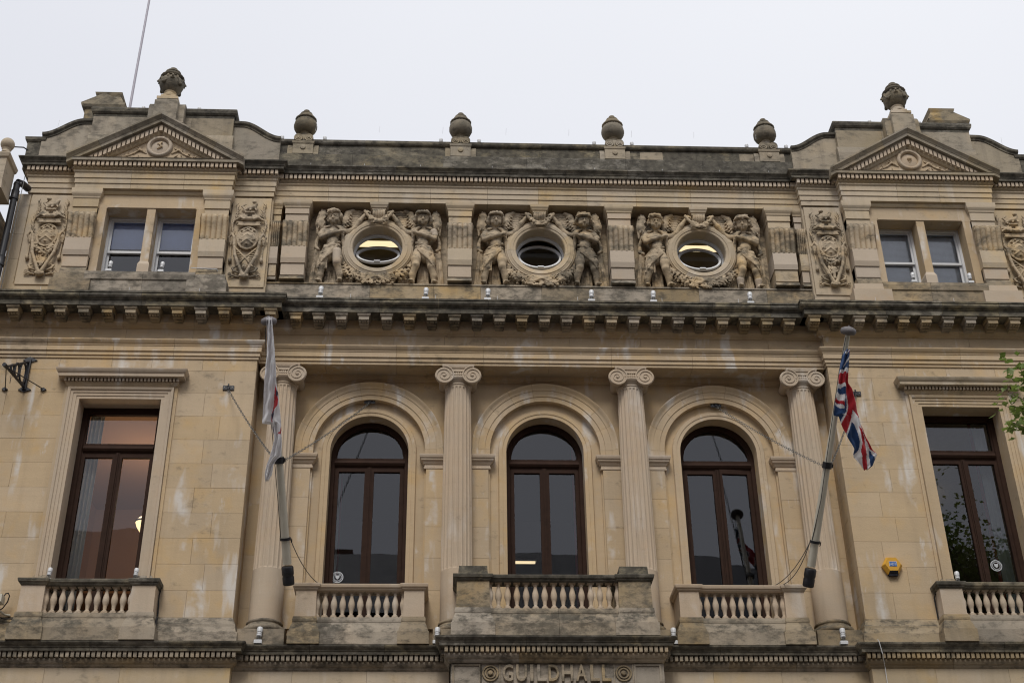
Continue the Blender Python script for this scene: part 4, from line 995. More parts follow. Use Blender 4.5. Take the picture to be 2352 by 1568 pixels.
    # wings
    for wi, sgn in enumerate((-1, 1)):
        w = Field((min(S_*-.42, S_*.78)-.0, -.16, .95), (max(S_*-.42, S_*.78), .10, 1.74), .0125)
        if sgn < 0:   # upright wing beside the head
            w.chain([m((-.12,-.02,1.12)), m((-.22,-.03,1.30)), m((-.19,-.04,1.52)), m((-.17,-.03,1.60))], [.06,.085,.07,.035], .04)
            for k in range(14):
                z = 1.16+.031*k; x = -.155-.02*math.sin(k*1.3); w.cap(m((x-.07*(k%2),-.088,z+.03)), m((x-.02-.06*(k%2),-.105,z-.02)), .017, .008, .005)
            for k in range(4): w.chain([m((-.27+.018*k,-.04,1.10+.05*k)), m((-.29+.02*k,-.06,1.34)), m((-.25+.025*k,-.05,1.58))], [.016,.022,.014], .008)
        else:         # wing spread flat behind the raised arm
            w.chain([m((.17,-.0,1.16)), m((.23,-.02,1.40)), m((.27,-.04,1.54)), m((.36,-.05,1.595))], [.06,.075,.06,.045], .03)
            for k in range(7):
                z0 = 1.58-.045*k; w.chain([m((.26,-.03,z0)), m((.45,-.03,z0+.015-.01*k)), m((.70-.055*k,-.01,z0+.02-.02*k))], [.026,.030,.018], .007)
            for k in range(12): w.cap(m((.22+.05*(k%3),-.075,1.24+.025*k)), m((.25+.05*(k%3),-.085,1.22+.025*k)), .018, .010, .005)
        w.mb().obj('wing', STK, t, smooth=180)
    if idx in (0, 1, 5):
        pf = Field(lo, hi, .0105)
        if idx == 0: pf.cap(m((.12,-.205,.62)), m((.135,-.215,.40)), .078, .070, .02); pf.cap(m((.135,-.205,.42)), m((.14,-.19,.36)), .070, .060, .02)
        elif idx == 1: pf.ell(m((-.165,-.135,1.10)), (.068,.075,.075), .02); pf.cap(m((-.16,-.13,1.1)), m((-.185,-.16,1.02)), .066, .060, .02)
        else:
            for L in (L1, L2): pf.cap(L[3], L[4], .070, .050, .02); pf.chain([(L[4][0], L[4][1], .04), (L[4][0], L[4][1]-.09, .035)], [.05,.044], .02)
        pf.mb().obj('repair_patch', PATCH, t, smooth=180)
    return t
CH = [(-3.86, 1, -.18, 0, 1, 'curly haired cherub at the far left with one pale repaired knee'),
      (-2.14, -1, .05, 1, 1.4, 'cherub right of the left round window with a pale repaired shoulder and rolled fringe'),
      (-.86, 1, .02, 1, 1.3, 'cherub left of the middle round window, facing straight out in short drapery'),
      (.86, -1, .10, 2, 1.1, 'cherub right of the middle round window wearing a leafy wreath'),
      (2.14, 1, -.05, 0, 1.5, 'cherub left of the right round window, head tilted up, long swept drapery'),
      (3.86, -1, -.22, 2, .8, 'cherub at the far right with his head turned aside and pale feet')]
for i, (x, sd_, yw, hs, lg, lb) in enumerate(CH): cherub(i, x, sd_, yw, hs, lg, lb)

# swags under and over the round windows
for i, cx in enumerate((-3., 0., 3.)):
    q = random.Random(40+i)
    f = Field((cx-.86, -.46, 15.16), (cx+.86, -.02, 16.2), .0135)
    n = 27; a0, a1 = -2.95, -.19
    for k in range(n):
        a = a0+(a1-a0)*k/(n-1); th_ = max(0, math.sin((a-a0)/(a1-a0)*PI))
        rc = .745; w = .045+.08*th_**.6
        for j in range(int(7+15*th_)):
            o = q.uniform(-1, 1)*w; x = cx+(rc+o)*math.cos(a+q.uniform(-.04, .04)); z = 16.04+(rc+o)*math.sin(a+q.uniform(-.04, .04))
            y = -.15-.17*th_*math.sqrt(max(0, 1-(o/w)**2))-.02*q.random(); r_ = q.uniform(.020, .036)
            if z < 15.23: y = min(y, -.345)
            if z < 15.19: z = 15.19+.04*q.random()
            if q.random() < .5: f.ell((x, y, z), (r_*1.1, r_*.8, r_), .006)
            else:
                b = q.uniform(0, 6.28); f.cap((x, y, z), (x+.05*math.cos(b), y-.02, z+.05*math.sin(b)), r_*.55, r_*.3, .005)
    for s in (-1, 1):   # tied ribbon ends that rise behind the figures
        f.chain([(cx+s*.66,-.12,15.75), (cx+s*.74,-.12,15.95), (cx+s*.72,-.08,16.2)], [.05,.042,.035], .02)
        f.chain([(cx-s*.22,-.32,15.40), (cx+s*.02,-.35,15.335), (cx+s*.24,-.32,15.25)], [.016,.022,.014], .01)
        f.chain([(cx-s*.18,-.31,15.43), (cx+s*.05,-.34,15.365), (cx+s*.30,-.31,15.27)], [.018,.02,.014], .006)
    f.mb().obj('garland', STK, B, smooth=180, label='leafy stone swag under the %s round window' % ('left', 'middle', 'right')[i])
    f = Field((cx-.36, -.50, 16.5), (cx+.36, -.12, 16.95), .011)
    for k in range(31):
        u = -1+2*k/30; x = cx+u*.255; z = 16.555+.24*abs(u)**1.9; th_ = 1-abs(u)
        if abs(u) > .62: f.ell((x, -.33, z), (.030+.008*math.sin(k*2.4), .028, .03), .012); continue
        for j in range(8):
            o = q.uniform(-1, 1); r_ = q.uniform(.018, .034); f.ell((x+q.uniform(-.02, .02), -.345-.045*math.sqrt(1-o*o)*q.random(), z-.01+o*.05), (r_, r_*.8, r_*.8), .004)
    f.mb().obj('garland', STK, B, smooth=180, label='small stone wreath across the top of the %s round window' % ('left', 'middle', 'right')[i])

# ---- coats of arms
def arms(cx, style, label):
    c = empty('coat_of_arms', (0,0,0), B, label); y0 = -.445; q = random.Random(int(cx*10)+77); h = .0105
    f = Field((cx-.24, y0-.2, 15.72), (cx+.24, y0+.05, 16.42), h)
    zc = 16.02
    f.ell((cx, y0-.02, zc), (.185, .10, .235), .02)
    for k in range(36):
        a = 2*PI*k/36; b = 2*PI*(k+1)/36; f.cap((cx+.185*math.cos(a), y0-.055, zc+.235*math.sin(a)), (cx+.185*math.cos(b), y0-.055, zc+.235*math.sin(b)), .018, .018, .008)
    for k, zz in enumerate((.155, .055, -.055)):
        w = (.12, .135, .10)[k]
        for s in (-1, 1): f.cap((cx, y0-.118+.01*k*0, zc+zz), (cx+s*w, y0-.09, zc+zz-w*.72), .016, .014, .004)
    for (bx, bz) in ((-.11,.145),(.11,.145),(0,.085),(-.085,.045),(.085,.045),(-.10,-.055),(.10,-.055),(0,-.03),(0,-.15),(-.04,.19),(.045,.19)):
        f.ell((cx+bx, y0-.10+.06*(abs(bx)), zc+bz), (.022,.024,.017), .004)
    f.mb().obj('shield', STK, c, smooth=180)
    f = Field((cx-.30, y0-.2, 16.2), (cx+.30, y0+.05, 16.98), h)
    for zz, w, r_ in ((16.30, .20, .018), (16.335, .185, .014), (16.36, .20, .016)): f.cap((cx-w, y0-.07, zz), (cx+w, y0-.07, zz), r_, r_, .006)
    for s in (-1, 1):
        f.chain([(cx+s*.06,y0-.10,16.44),(cx+s*.10,y0-.11,16.46),(cx+s*.12,y0-.11,16.43),(cx+s*.09,y0-.12,16.405),(cx+s*.07,y0-.12,16.425)], .018, .006)
        f.chain([(cx+s*.06,y0-.07,16.50),(cx+s*.16,y0-.08,16.46),(cx+s*.25,y0-.05,16.42)], [.03,.034,.02], .015)
        f.chain([(cx+s*.04,y0-.06,16.54),(cx+s*.14,y0-.07,16.52),(cx+s*.24,y0-.04,16.50)], [.025,.025,.014], .01)
    f.cap((cx-.05, y0-.09, 16.43), (cx+.05, y0-.09, 16.43), .045, .045, .015)
    for k in range(6): f.ell((cx-.075+.03*k, y0-.10, 16.565), (.02,.022,.017), .005)
    for zz in (16.545, 16.60): f.cap((cx-.10, y0-.08, zz), (cx+.10, y0-.08, zz), .011, .011, .006)
    # beast and wreath on top
    f.chain([(cx-.10,y0-.05,16.64),(cx-.02,y0-.07,16.68),(cx+.06,y0-.07,16.70),(cx+.10,y0-.08,16.77)], [.03,.045,.045,.032], .02)
    f.ell((cx+.07*(1 if style else -1), y0-.10, 16.80), (.045,.04,.035), .015); f.chain([(cx-.10,y0-.06,16.66),(cx-.16,y0-.06,16.73),(cx-.08,y0-.06,16.78)], [.02,.018,.01], .01)
    f.chain([(cx+.02,y0-.08,16.66),(cx-.0,y0-.11,16.62)], [.02,.016], .01); f.chain([(cx+.09,y0-.08,16.67),(cx+.11,y0-.11,16.62)], [.02,.016], .01)
    f.mb().obj('crest', STK, c, smooth=180)
    f = Field((cx-.37, y0-.16, 15.0), (cx+.37, y0+.05, 16.92), h)
    for s in (-1, 1):     # laurel branches
        f.chain([(cx+s*.27,y0-.02,16.15),(cx+s*.31,y0-.03,16.35),(cx+s*.27,y0-.03,16.55),(cx+s*.24,y0-.03,16.75)], [.014,.014,.012,.008], .01)
        for k in range(19):
            z = 16.12+.036*k; x = .27+.035*math.sin(k*.35); a = (1.0 if k % 2 else 2.2)+q.uniform(-.3, .3); L = .075
            f.cap((cx+s*x, y0-.02, z), (cx+s*(x+L*math.cos(a)*(.7 if a < 1.5 else 1)), y0-.055, z+L*math.sin(a)), .015, .006, .006)
        # scrolled strap: from rolled ear down to the pendant
        f.chain([(cx+s*.31,y0-.05,15.92),(cx+s*.335,y0-.07,16.02),(cx+s*.28,y0-.09,16.09),(cx+s*.235,y0-.10,16.00),(cx+s*.225,y0-.09,15.85),(cx+s*.19,y0-.09,15.62),(cx+s*.10,y0-.09,15.40),(cx+s*.035,y0-.09,15.24)], [.012,.02,.022,.026,.028,.03,.032,.034], .012)
        f.chain([(cx+s*.29,y0-.04,15.88),(cx+s*.27,y0-.05,15.97)], [.022,.024], .01)
        f.ell((cx+s*.28,y0-.04,15.55), (.035,.04,.06), .01); f.cap((cx+s*.28,y0-.03,15.62),(cx+s*.29,y0-.03,15.9), .014, .014, .01)
        f.chain([(cx+s*.09,y0-.03,15.28),(cx+s*.18,y0-.06,15.30),(cx+s*.22,y0-.05,15.37),(cx+s*.15,y0-.05,15.40)], [.02,.022,.02,.012], .01)
        f.chain([(cx+s*.10,y0-.02,15.20),(cx+s*.20,y0-.04,15.22),(cx+s*.28,y0-.03,15.18)], [.016,.018,.008], .01)
        for k in range(5): a = -.4+.5*k; f.cap((cx+s*.24,y0-.02,15.24),(cx+s*(.24+.06*math.cos(a)),y0-.05,15.24+.06*math.sin(a)), .014, .006, .005)
    f.ell((cx,y0-.06,15.20), (.085,.06,.055), .02)
    for k in range(7): f.ell((cx-.075+.025*k,y0-.08,15.165+.012*abs(k-3)*.6), (.014,.035,.03), .006)
    f.mb().obj('strapwork', STK, c, smooth=180)
    f = Field((cx-.26, y0-.2, 15.26), (cx+.26, y0+.03, 15.95), h)
    if style == 0:
        for k in range(150):
            a = -PI*(.10+.80*q.random()); r_ = .20+.05*q.uniform(-1, 1); x = r_*math.cos(a)*.95; z = 15.94+r_*1.35*math.sin(a); rr3 = q.uniform(.012, .024)
            f.ell((cx+x, y0-.07-.02*q.random(), z), (rr3, rr3, rr3*.9), .004)
        for k in range(34): x = q.uniform(-.10, .10); f.cap((cx+x, y0-.05, 15.5+q.uniform(-.06, .1)), (cx+x+q.uniform(-.03, .03), y0-.10, 15.47+q.uniform(-.08, .1)), .02, .01, .005)
        f.chain([(cx,y0-.06,15.50),(cx,y0-.08,15.35)], [.045,.03], .01)
        for k in range(14): f.ell((cx+q.uniform(-.04,.04), y0-.09, 15.30+.18*q.random()), (.018,.02,.016), .004)
    else:
        for s in (-1, 1):
            f.chain([(cx-s*.20,y0-.10,15.78),(cx,y0-.12,15.55),(cx+s*.14,y0-.10,15.38)], [.018,.02,.018], .006)
            for k in range(8): z = 15.74-.045*k; x = .13-.008*k; f.cap((cx+s*(x+.05),y0-.05,z+.01),(cx+s*(x-.03),y0-.08,z-.01), .012, .012, .004)
        f.ell((cx,y0-.10,15.36), (.045,.05,.06), .01); f.cap((cx,y0-.09,15.33),(cx,y0-.08,15.25), .035, .018, .01)
        for s in (-1, 1): f.ell((cx+s*.018,y0-.145,15.375), (.01,.012,.007), .004, True)
        f.cap((cx-.012,y0-.14,15.335),(cx+.012,y0-.14,15.335), .005, .005, .004, True)
    f.mb().obj('garland' if style == 0 else 'trophy', STK, c, smooth=180)
arms(-8.93, 0, 'carved coat of arms with three chevrons over a swag, far left')
arms(-5.34, 1, 'carved coat of arms with three chevrons over crossed swords, right of the left attic window')
arms(5.34, 0, 'carved coat of arms with three chevrons over a swag, left of the right attic window')
arms(8.90, 1, 'carved coat of arms cut off by the right edge of the photo')
# ================================================================ THINGS ON THE BUILDING
# urns
def small_urn(x, label):
    u = empty('parapet_urn', (x, -.30, 18.115), None, label, 'urn', 'small urns along the parapet'); u.scale = (1.05, 1, 1.15)
    mb = MB(); mb.belt([(0,.0),(.20,.0),(.21,.012),(.25,.02)], -.185, .185, -.06, .22, True, True); mb.obj('pedestal', STG, u)
    for s in (-1, 1): mb = MB(); mb.belt([(0,.0),(.12,.0),(.20,-.03),(.235,-.06)], s*.235-.045, s*.235+.045, -.04, .2); mb.obj('pedestal_wing', STG, u)
    mb = MB(); mb.lathe([(.001,-.03),(.045,-.02),(.055,.0)], 14, (0,-.06,.13), 'y'); mb.obj('pedestal_boss', STG, u, smooth=40)
    mb = MB()
    for s in (-1, 1):
        mb.lathe([(.001,-.10),(.02,-.10),(.022,-.085),(.045,-.09),(.05,-.075),(.075,-.085),(.082,-.07),(.082,.2)], 20, (s*.095,0,.325), 'y', cap=False)
    mb.prism([(-.17,.25),(.17,.25),(.12,.40),(-.12,.40)], -.05, .22); mb.obj('scroll_cap', STG, u, smooth=40)
    mb = MB(); mb.lathe([(.125,.39),(.125,.41),(.085,.425),(.065,.455),(.065,.49),(.10,.52)], 24, (0,.08,0)); mb.obj('foot', STG, u, smooth=40)
    mb = MB(); mb.lathe([(.07,.505),(.13,.525),(.178,.565),(.203,.62),(.205,.68),(.190,.74),(.165,.775)], 48, (0,.08,0), lobes=20, amp=.05); mb.obj('bowl', STU, u, smooth=60)
    mb = MB(); mb.lathe([(.165,.775),(.192,.785),(.196,.805),(.18,.82),(.145,.83),(.15,.855),(.135,.885),(.10,.905),(.112,.912),(.11,.93),(.075,.945),(.05,.955),(.062,.975),(.055,1.0),(.03,1.015),(.002,1.02)], 32, (0,.08,0), lobes=16, amp=.02); mb.obj('lid', STU, u, smooth=60)
for x, l in ((-4.5, 'small dark stone urn at the left end of the parapet'), (-1.49, 'small dark stone urn second from the left on the parapet'), (1.49, 'small dark stone urn third from the left on the parapet'), (4.5, 'small dark stone urn at the right end of the parapet')):
    small_urn(x, l)
def big_urn(x, rz, label):
    u = empty('pediment_urn', (x, -.55, 18.62), None, label, 'urn', 'large urns carved with faces on the pediments'); u.rotation_euler = (0, 0, 0)
    mb = MB(); mb.belt([(-.05,.0),(.42,.0),(.43,-.02),(.47,-.03)], -.22, .22, -.20, .20, True, True); mb.obj('pedestal', STG, u)
    for s in (-1, 1): mb = MB(); mb.belt([(-.05,.0),(.34,.0),(.40,-.03),(.44,-.06)], s*.28-.06, s*.28+.06, -.10, .1); mb.obj('pedestal_wing', STG, u)
    mb = MB(); mb.belt([(.47,.0),(.53,.0),(.56,-.04)], -.20, .20, -.18, .18, True, True); mb.belt([(.56,.0),(.60,.0),(.63,-.05)], -.14, .14, -.14, .14, True, True); mb.lathe([(.15,.60),(.155,.64),(.12,.67),(.105,.70),(.12,.74)], 28); mb.obj('foot', STA, u, smooth=30)
    mb = MB(); mb.lathe([(.085,.73),(.14,.765),(.20,.84),(.232,.93),(.228,1.01),(.19,1.07)], 40); mb.obj('bowl', STU, u, smooth=60)
    f = Field((-.32, -.32, .78), (.32, .32, 1.2), .0115)
    f.ell((0,0,.95), (.20,.20,.13), .02)
    for k in range(4):   # faces with festoons between
        a = PI/4*0+k*PI/2+rz; ca, sa = math.cos(a), math.sin(a); rgt = (-sa, ca)
        def q3(o, l, z): return (ca*o+rgt[0]*l, sa*o+rgt[1]*l, z)
        f.ell(q3(.175,0,.99), (.065,.065,.085), .04)
        for s in (-1, 1):
            f.ell(q3(.25,s*.038,1.03), (.014,.016,.012), .012, True); f.ell(q3(.195,s*.085,1.02), (.03,.03,.05), .015); f.cap(q3(.235,s*.015,1.055), q3(.225,s*.065,1.055), .012, .009, .008)
        f.cap(q3(.245,0,1.04), q3(.265,0,.99), .012, .02, .01); f.cap(q3(.245,-.03,.955), q3(.245,.03,.955), .012, .012, .008)
        f.chain([q3(.20,.10,.98), (math.cos(a+PI/4)*.235, math.sin(a+PI/4)*.235, .88), (math.cos(a+PI/2)*.22, math.sin(a+PI/2)*.22, .98)], [.010,.026,.010], .04)
    f.mb().obj('face_relief', STU, u, smooth=180)
    mb = MB(); mb.lathe([(.16,1.06),(.225,1.085),(.23,1.115),(.19,1.13),(.165,1.16),(.17,1.19),(.125,1.215),(.15,1.225),(.15,1.25),(.12,1.275),(.075,1.29),(.085,1.315),(.075,1.345),(.03,1.365),(.002,1.37)], 36, lobes=18, amp=.02); mb.obj('lid', STU, u, smooth=60)
big_urn(-7.10, -PI/2+.25, 'large weathered urn with carved faces on top of the left pediment')
big_urn(7.12, -PI/2-.2, 'large weathered urn with carved faces on top of the right pediment')

# chimney like stone blocks behind the parapet
CHM = stone('lichened_stone', c1=(.30,.25,.17), c2=(.26,.22,.155), c3=(.42,.27,.07), soot=.45, streak=.3, var=.05, top=.8)
for s in (-1, 1):
    c = empty('chimney_stack', (s*8.82, 1.3, 0), None, 'squat lichened stone chimney block behind the %s parapet' % ('left' if s < 0 else 'right'), 'chimney')
    mb = MB(); mb.box(-.36, .36, -.35, .5, 18.2, 20.30); mb.obj('shaft', CHM, c)
    mb = MB(); mb.belt([(20.20,.0),(20.24,.04),(20.30,.06),(20.34,.06)], -.38, .38, -.35, .5, True, True); mb.prism([(-.45,20.34),(.45,20.34),(0,20.60)], -.41, -.2); mb.obj('gabled_cap', CHM, c)
    mb = MB(); mb.belt([(20.34,.05),(20.50,.02),(20.66,-.05),(20.74,-.09),(20.80,-.07),(20.84,-.06)], -.34, .34, -.22, .45, True, True); mb.obj('top', CHM, c)

# tall pole on the roof
p = empty('roof_flagpole', (-8.46, 1.5, 18.5), None, 'tall bare white flagpole rising from the roof at the left', 'flagpole')
mb = MB(); mb.tube([(0,0,0),(.02,0,3),(.06,0,7.5)], .032, 10, r2=.022); mb.obj('pole', POLE2, p, smooth=60)
mb = MB(); mb.box(-.08, .08, -.08, .08, -.5, .1); mb.obj('socket', GALV, p)

# floodlights
def flood(loc, label, h=.0, small=False, rz=0, group='small white floodlights on the ledges'):
    l = empty('floodlight', loc, None, label, 'floodlight', group); l.rotation_euler = (0, 0, rz)
    k = 1 if not small else .85; l.scale = (k, k, k)
    mb = MB(); mb.belt([(0,.0),(.045,.0),(.055,-.008)], -.06, .06, -.035, .035, True, True); mb.obj('base', LAMPW, l)
    mb = MB(); mb.tube([(-.02,0,.05),(-.03,-.0,.09),(-.015,0,.12)], .006, 6); mb.tube([(.02,0,.05),(.03,0,.09),(.015,0,.12)], .006, 6); mb.tube([(0,0,.05),(.005,-.01,.12)], .011, 6); mb.obj('bracket', GALV, l)
    mb = MB(); mb.lathe([(.030,.115),(.040,.125),(.040,.15),(.034,.155),(.040,.16),(.040,.175),(.033,.18),(.042,.19),(.045,.245),(.038,.265),(.02,.275)], 18); o = mb.obj('lamp_head', LAMPW, l, smooth=30); o.rotation_euler = (-.12, .05, 0)
for x, l in ((-3.93, 'floodlight on the main cornice below the far left cherub'), (-2.09, 'floodlight on the main cornice below the repaired shoulder cherub'), (-1.0, 'floodlight on the main cornice right of the left centre pilaster'), (.83, 'floodlight on the main cornice below the wreathed cherub'), (1.93, 'floodlight on the main cornice right of the right centre pilaster'), (3.66, 'floodlight on the main cornice below the far right cherub')):
    flood((x, -.80, 14.545), l)
for x, y, l in ((-4.52, -.63, 'floodlight on the lower cornice in front of the leftmost column'), (-1.80, -.63, 'floodlight on the lower cornice just left of the middle balcony'), (1.86, -.63, 'floodlight on the lower cornice just right of the middle balcony'), (4.52, -.63, 'floodlight on the lower cornice in front of the rightmost column')):
    flood((x, y, 8.415), l)
for x, y, z, l in ((-7.83, -.66, 9.39, 'floodlight at the left end of the left window ledge'), (-6.50, -.66, 9.39, 'floodlight at the right end of the left window ledge'), (6.50, -.66, 9.39, 'floodlight on the ledge of the tall right window')):
    flood((x, y, z), l, small=True)
for x, z, l in ((-7.69, 15.17, 'floodlight on the sill of the left sash of the left attic'), (-6.78, 15.17, 'floodlight on the sill of the right sash of the left attic'), (6.75, 15.17, 'floodlight on the sill of the left sash of the right attic'), (7.80, 15.17, 'floodlight on the sill of the right sash of the right attic')):
    flood((x, -.63, z), l, small=True)
PFL = [(-7.62,'left of the big left urn'),(-6.55,'right of the big left urn'),(-4.92,'left of the first small urn'),(-4.10,'right of the first small urn'),(-1.86,'left of the second small urn'),(-1.12,'right of the second small urn'),(1.12,'left of the third small urn'),(1.86,'right of the third small urn'),(4.12,'left of the fourth small urn'),(4.90,'right of the fourth small urn'),(6.62,'left of the big right urn'),(7.62,'right of the big right urn')]
for x, l in PFL:
    big = abs(x) > 5; flood((x, -.3 if big else -.2, 18.98 if big else 18.40), 'white floodlight peeping over the parapet, '+l, small=True, rz=PI, group='floodlights behind the parapet')

# chain brackets and chains
def bracket(x, y, z, label):
    b = empty('chain_bracket', (x, y, z), None, label, 'bracket', 'black chain brackets on the wall')
    mb = MB(); mb.box(-.095, .095, -.018, .0, -.04, .04); mb.obj('plate', IRON, b)
    mb = MB(); mb.tube([(.02*math.cos(a), -.03-.025*math.sin(a)*0, .03*math.sin(a)) for a in [PI*2*i/12 for i in range(12)]], .008, 6, True); mb.box(-.012, .012, -.03, -.015, -.05, .07); mb.obj('eye', IRON, b)
    mb = MB()
    for s in (-1, 1): mb.lathe([(.012,-.026),(.012,-.016)], 8, (s*.065,0,0), 'y')
    mb.obj('bolt', GALV, b)
bracket(-5.39, -.532, 12.90, 'black chain bracket on the pale wall left of the leftmost column')
bracket(-3.03, -.0, 12.955, 'black chain bracket at the crown of the left arch')
bracket(3.03, -.0, 12.945, 'black chain bracket at the crown of the right arch')
bracket(5.37, -.532, 12.91, 'black chain bracket on the pale wall right of the union flag')
def chain(a, b, sag, label, r=.0042, L=.062):
    a = Vector(a); b = Vector(b); D = (b-a).length; n = int(D/(L*.78)); mb = MB()
    def P(t): p = a.lerp(b, t); p.z -= sag*4*t*(1-t); return p
    for i in range(n):
        t = (i+.5)/n; c = P(t); d = (P(min(1, t+.01))-P(max(0, t-.01))).normalized(); up = Vector((0,0,1)) if i % 2 else d.cross(Vector((0,0,1))).normalized(); s_ = d.cross(up).normalized()
        mb.tube([tuple(c+d*(L*.5*math.cos(2*PI*k/10))+s_*(L*.30*math.sin(2*PI*k/10))) for k in range(10)], r, 5, True)
    tag(mb.obj('stay_chain', GALV, None, smooth=60), label, 'chain', 'galvanised chains staying the flagpoles')
# flagpoles
def flagpole(b, tpt, label):
    b = Vector(b); tpt = Vector(tpt); f = empty('flagpole', b, None, label, 'flagpole', 'leaning flagpoles on the front'); d = (tpt-b); Lp = d.length
    rot = d.to_track_quat('Z', 'Y').to_euler(); 
    r = empty_rot = rot
    f.rotation_euler = rot
    mb = MB(); mb.lathe([(.066,.15),(.061,1.0),(.052,1.9),(.044,3.0),(.038,Lp)], 20); mb.obj('pole', POLE, f, smooth=40)
    mb = MB(); mb.lathe([(.080,-.17),(.090,-.15),(.090,-.05),(.082,-.03),(.092,.0),(.092,.10),(.078,.12)], 20); mb.obj('socket', IRON, f, smooth=40)
    mb = MB(); mb.lathe([(.084,.52),(.084,.56)], 20); mb.tube([(.07,0,.54),(.10,0,.54),(.10,0,.50),(.085,0,.48)], .008, 6); mb.obj('lower_ring', IRON, f, smooth=30)
    mb = MB(); mb.lathe([(.075,1.70),(.075,1.80)], 20); mb.box(.03, .09, -.03, .03, 1.72, 1.78); mb.obj('collar', IRON, f, smooth=30)
    mb = MB(); mb.lathe([(.04,Lp-.02),(.10,Lp-.005),(.118,Lp+.02),(.122,Lp+.05),(.11,Lp+.085),(.06,Lp+.11),(.02,Lp+.118)], 28); mb.lathe([(.012,Lp+.11),(.02,Lp+.12),(.015,Lp+.135)], 8); mb.obj('truck_cap', LEAD, f, smooth=50)
    mb = MB(); mb.tube([(-.05,-.045,Lp-.05),(-.075,-.05,Lp-.6),(-.06,-.06,1.9),(-.05,-.07,1.2),(-.066,-.02,.57)], .006, 5); mb.obj('halyard', IRON, f)
    return f, b, d.normalized()
TL = (-4.41, -3.1, 12.60); TR = (4.525, -3.1, 12.55)
f1, b1_, d1 = flagpole((-4.09, -1.06, 9.37), TL, 'leaning cream flagpole at the left carrying the limp white flag')
f2, b2_, d2 = flagpole((4.00, -1.06, 9.37), TR, 'leaning cream flagpole at the right carrying the union flag')
for bb, dd, brs in ((b1_, d1, ((-5.39,-.56,12.86,'left pole'), (-3.03,-.03,12.91,'left pole to the left arch'))), (b2_, d2, ((3.03,-.03,12.90,'right pole to the right arch'), (5.37,-.56,12.87,'right pole, passing behind the union flag')))):
    att = bb+dd*1.75
    for x, y, z, l in brs: chain((x, y, z), att+Vector((.06*(1 if x > att.x else -1), .02, 0)), .05, 'rusty chain from the wall bracket to the '+l if 'to' not in l else 'galvanised chain from the '+l)
# guy wires at the foot
for (a, b, l) in ((tuple(b1_+d1*.53+Vector((.08,0,0))), (-3.66, -.45, 9.44), 'thin wire from the left flagpole to the balcony rail'), (tuple(b2_+d2*.53+Vector((-.08,0,0))), (3.58, -.45, 9.44), 'thin wires from the right flagpole to the balcony rail')):
    mb = MB(); A_, B_ = Vector(a), Vector(b)
    for k in range(1 if b[0] < 0 else 2): mb.tube([tuple(A_.lerp(B_, t)-Vector((0,0,(.10+.10*k)*4*t*(1-t)))) for t in [i/12 for i in range(13)]], .007, 5)
    tag(mb.obj('guy_wire', GALV, None), l, 'wire')

# ---- flags: cloth modelled as a folded sheet
def cloth_mat(name, col):
    m, t, b = newmat(name); b.inputs['Base Color'].default_value = col+(1,); b.inputs['Roughness'].default_value = .8; b.inputs['Sheen Weight'].default_value = .2
    n = N(t, 'ShaderNodeTexNoise'); n.inputs['Scale'].default_value = 18; g = N(t, 'ShaderNodeNewGeometry'); bp = N(t, 'ShaderNodeBump'); bp.inputs['Strength'].default_value = .4; bp.inputs['Distance'].default_value = .01
    t.links.new(g.outputs['Position'], n.inputs['Vector']); t.links.new(n.outputs['Fac'], bp.inputs['Height']); t.links.new(bp.outputs[0], b.inputs['Normal'])
    tr = N(t, 'ShaderNodeBsdfTranslucent'); tr.inputs[0].default_value = col+(1,); mx = N(t, 'ShaderNodeMixShader'); mx.inputs[0].default_value = .30; o = t.nodes['Material Output']
    t.links.new(b.outputs[0], mx.inputs[1]); t.links.new(tr.outputs[0], mx.inputs[2]); t.links.new(mx.outputs[0], o.inputs[0]); return m
CWH = cloth_mat('flag_white', (.90,.90,.92)); CRD = cloth_mat('flag_red', (.55,.02,.035)); CBL = cloth_mat('flag_blue', (.028,.085,.24)); CPU = cloth_mat('flag_dark_mark', (.10,.08,.13))  # last colour: dark purplish marks on the white flag
def inpoly(x, z, poly):
    c = False; n = len(poly); j = n-1
    for i in range(n):
        xi, zi = poly[i]; xj, zj = poly[j]
        if (zi > z) != (zj > z) and x < (xj-xi)*(z-zi)/(zj-zi)+xi: c = not c
        j = i
    return c
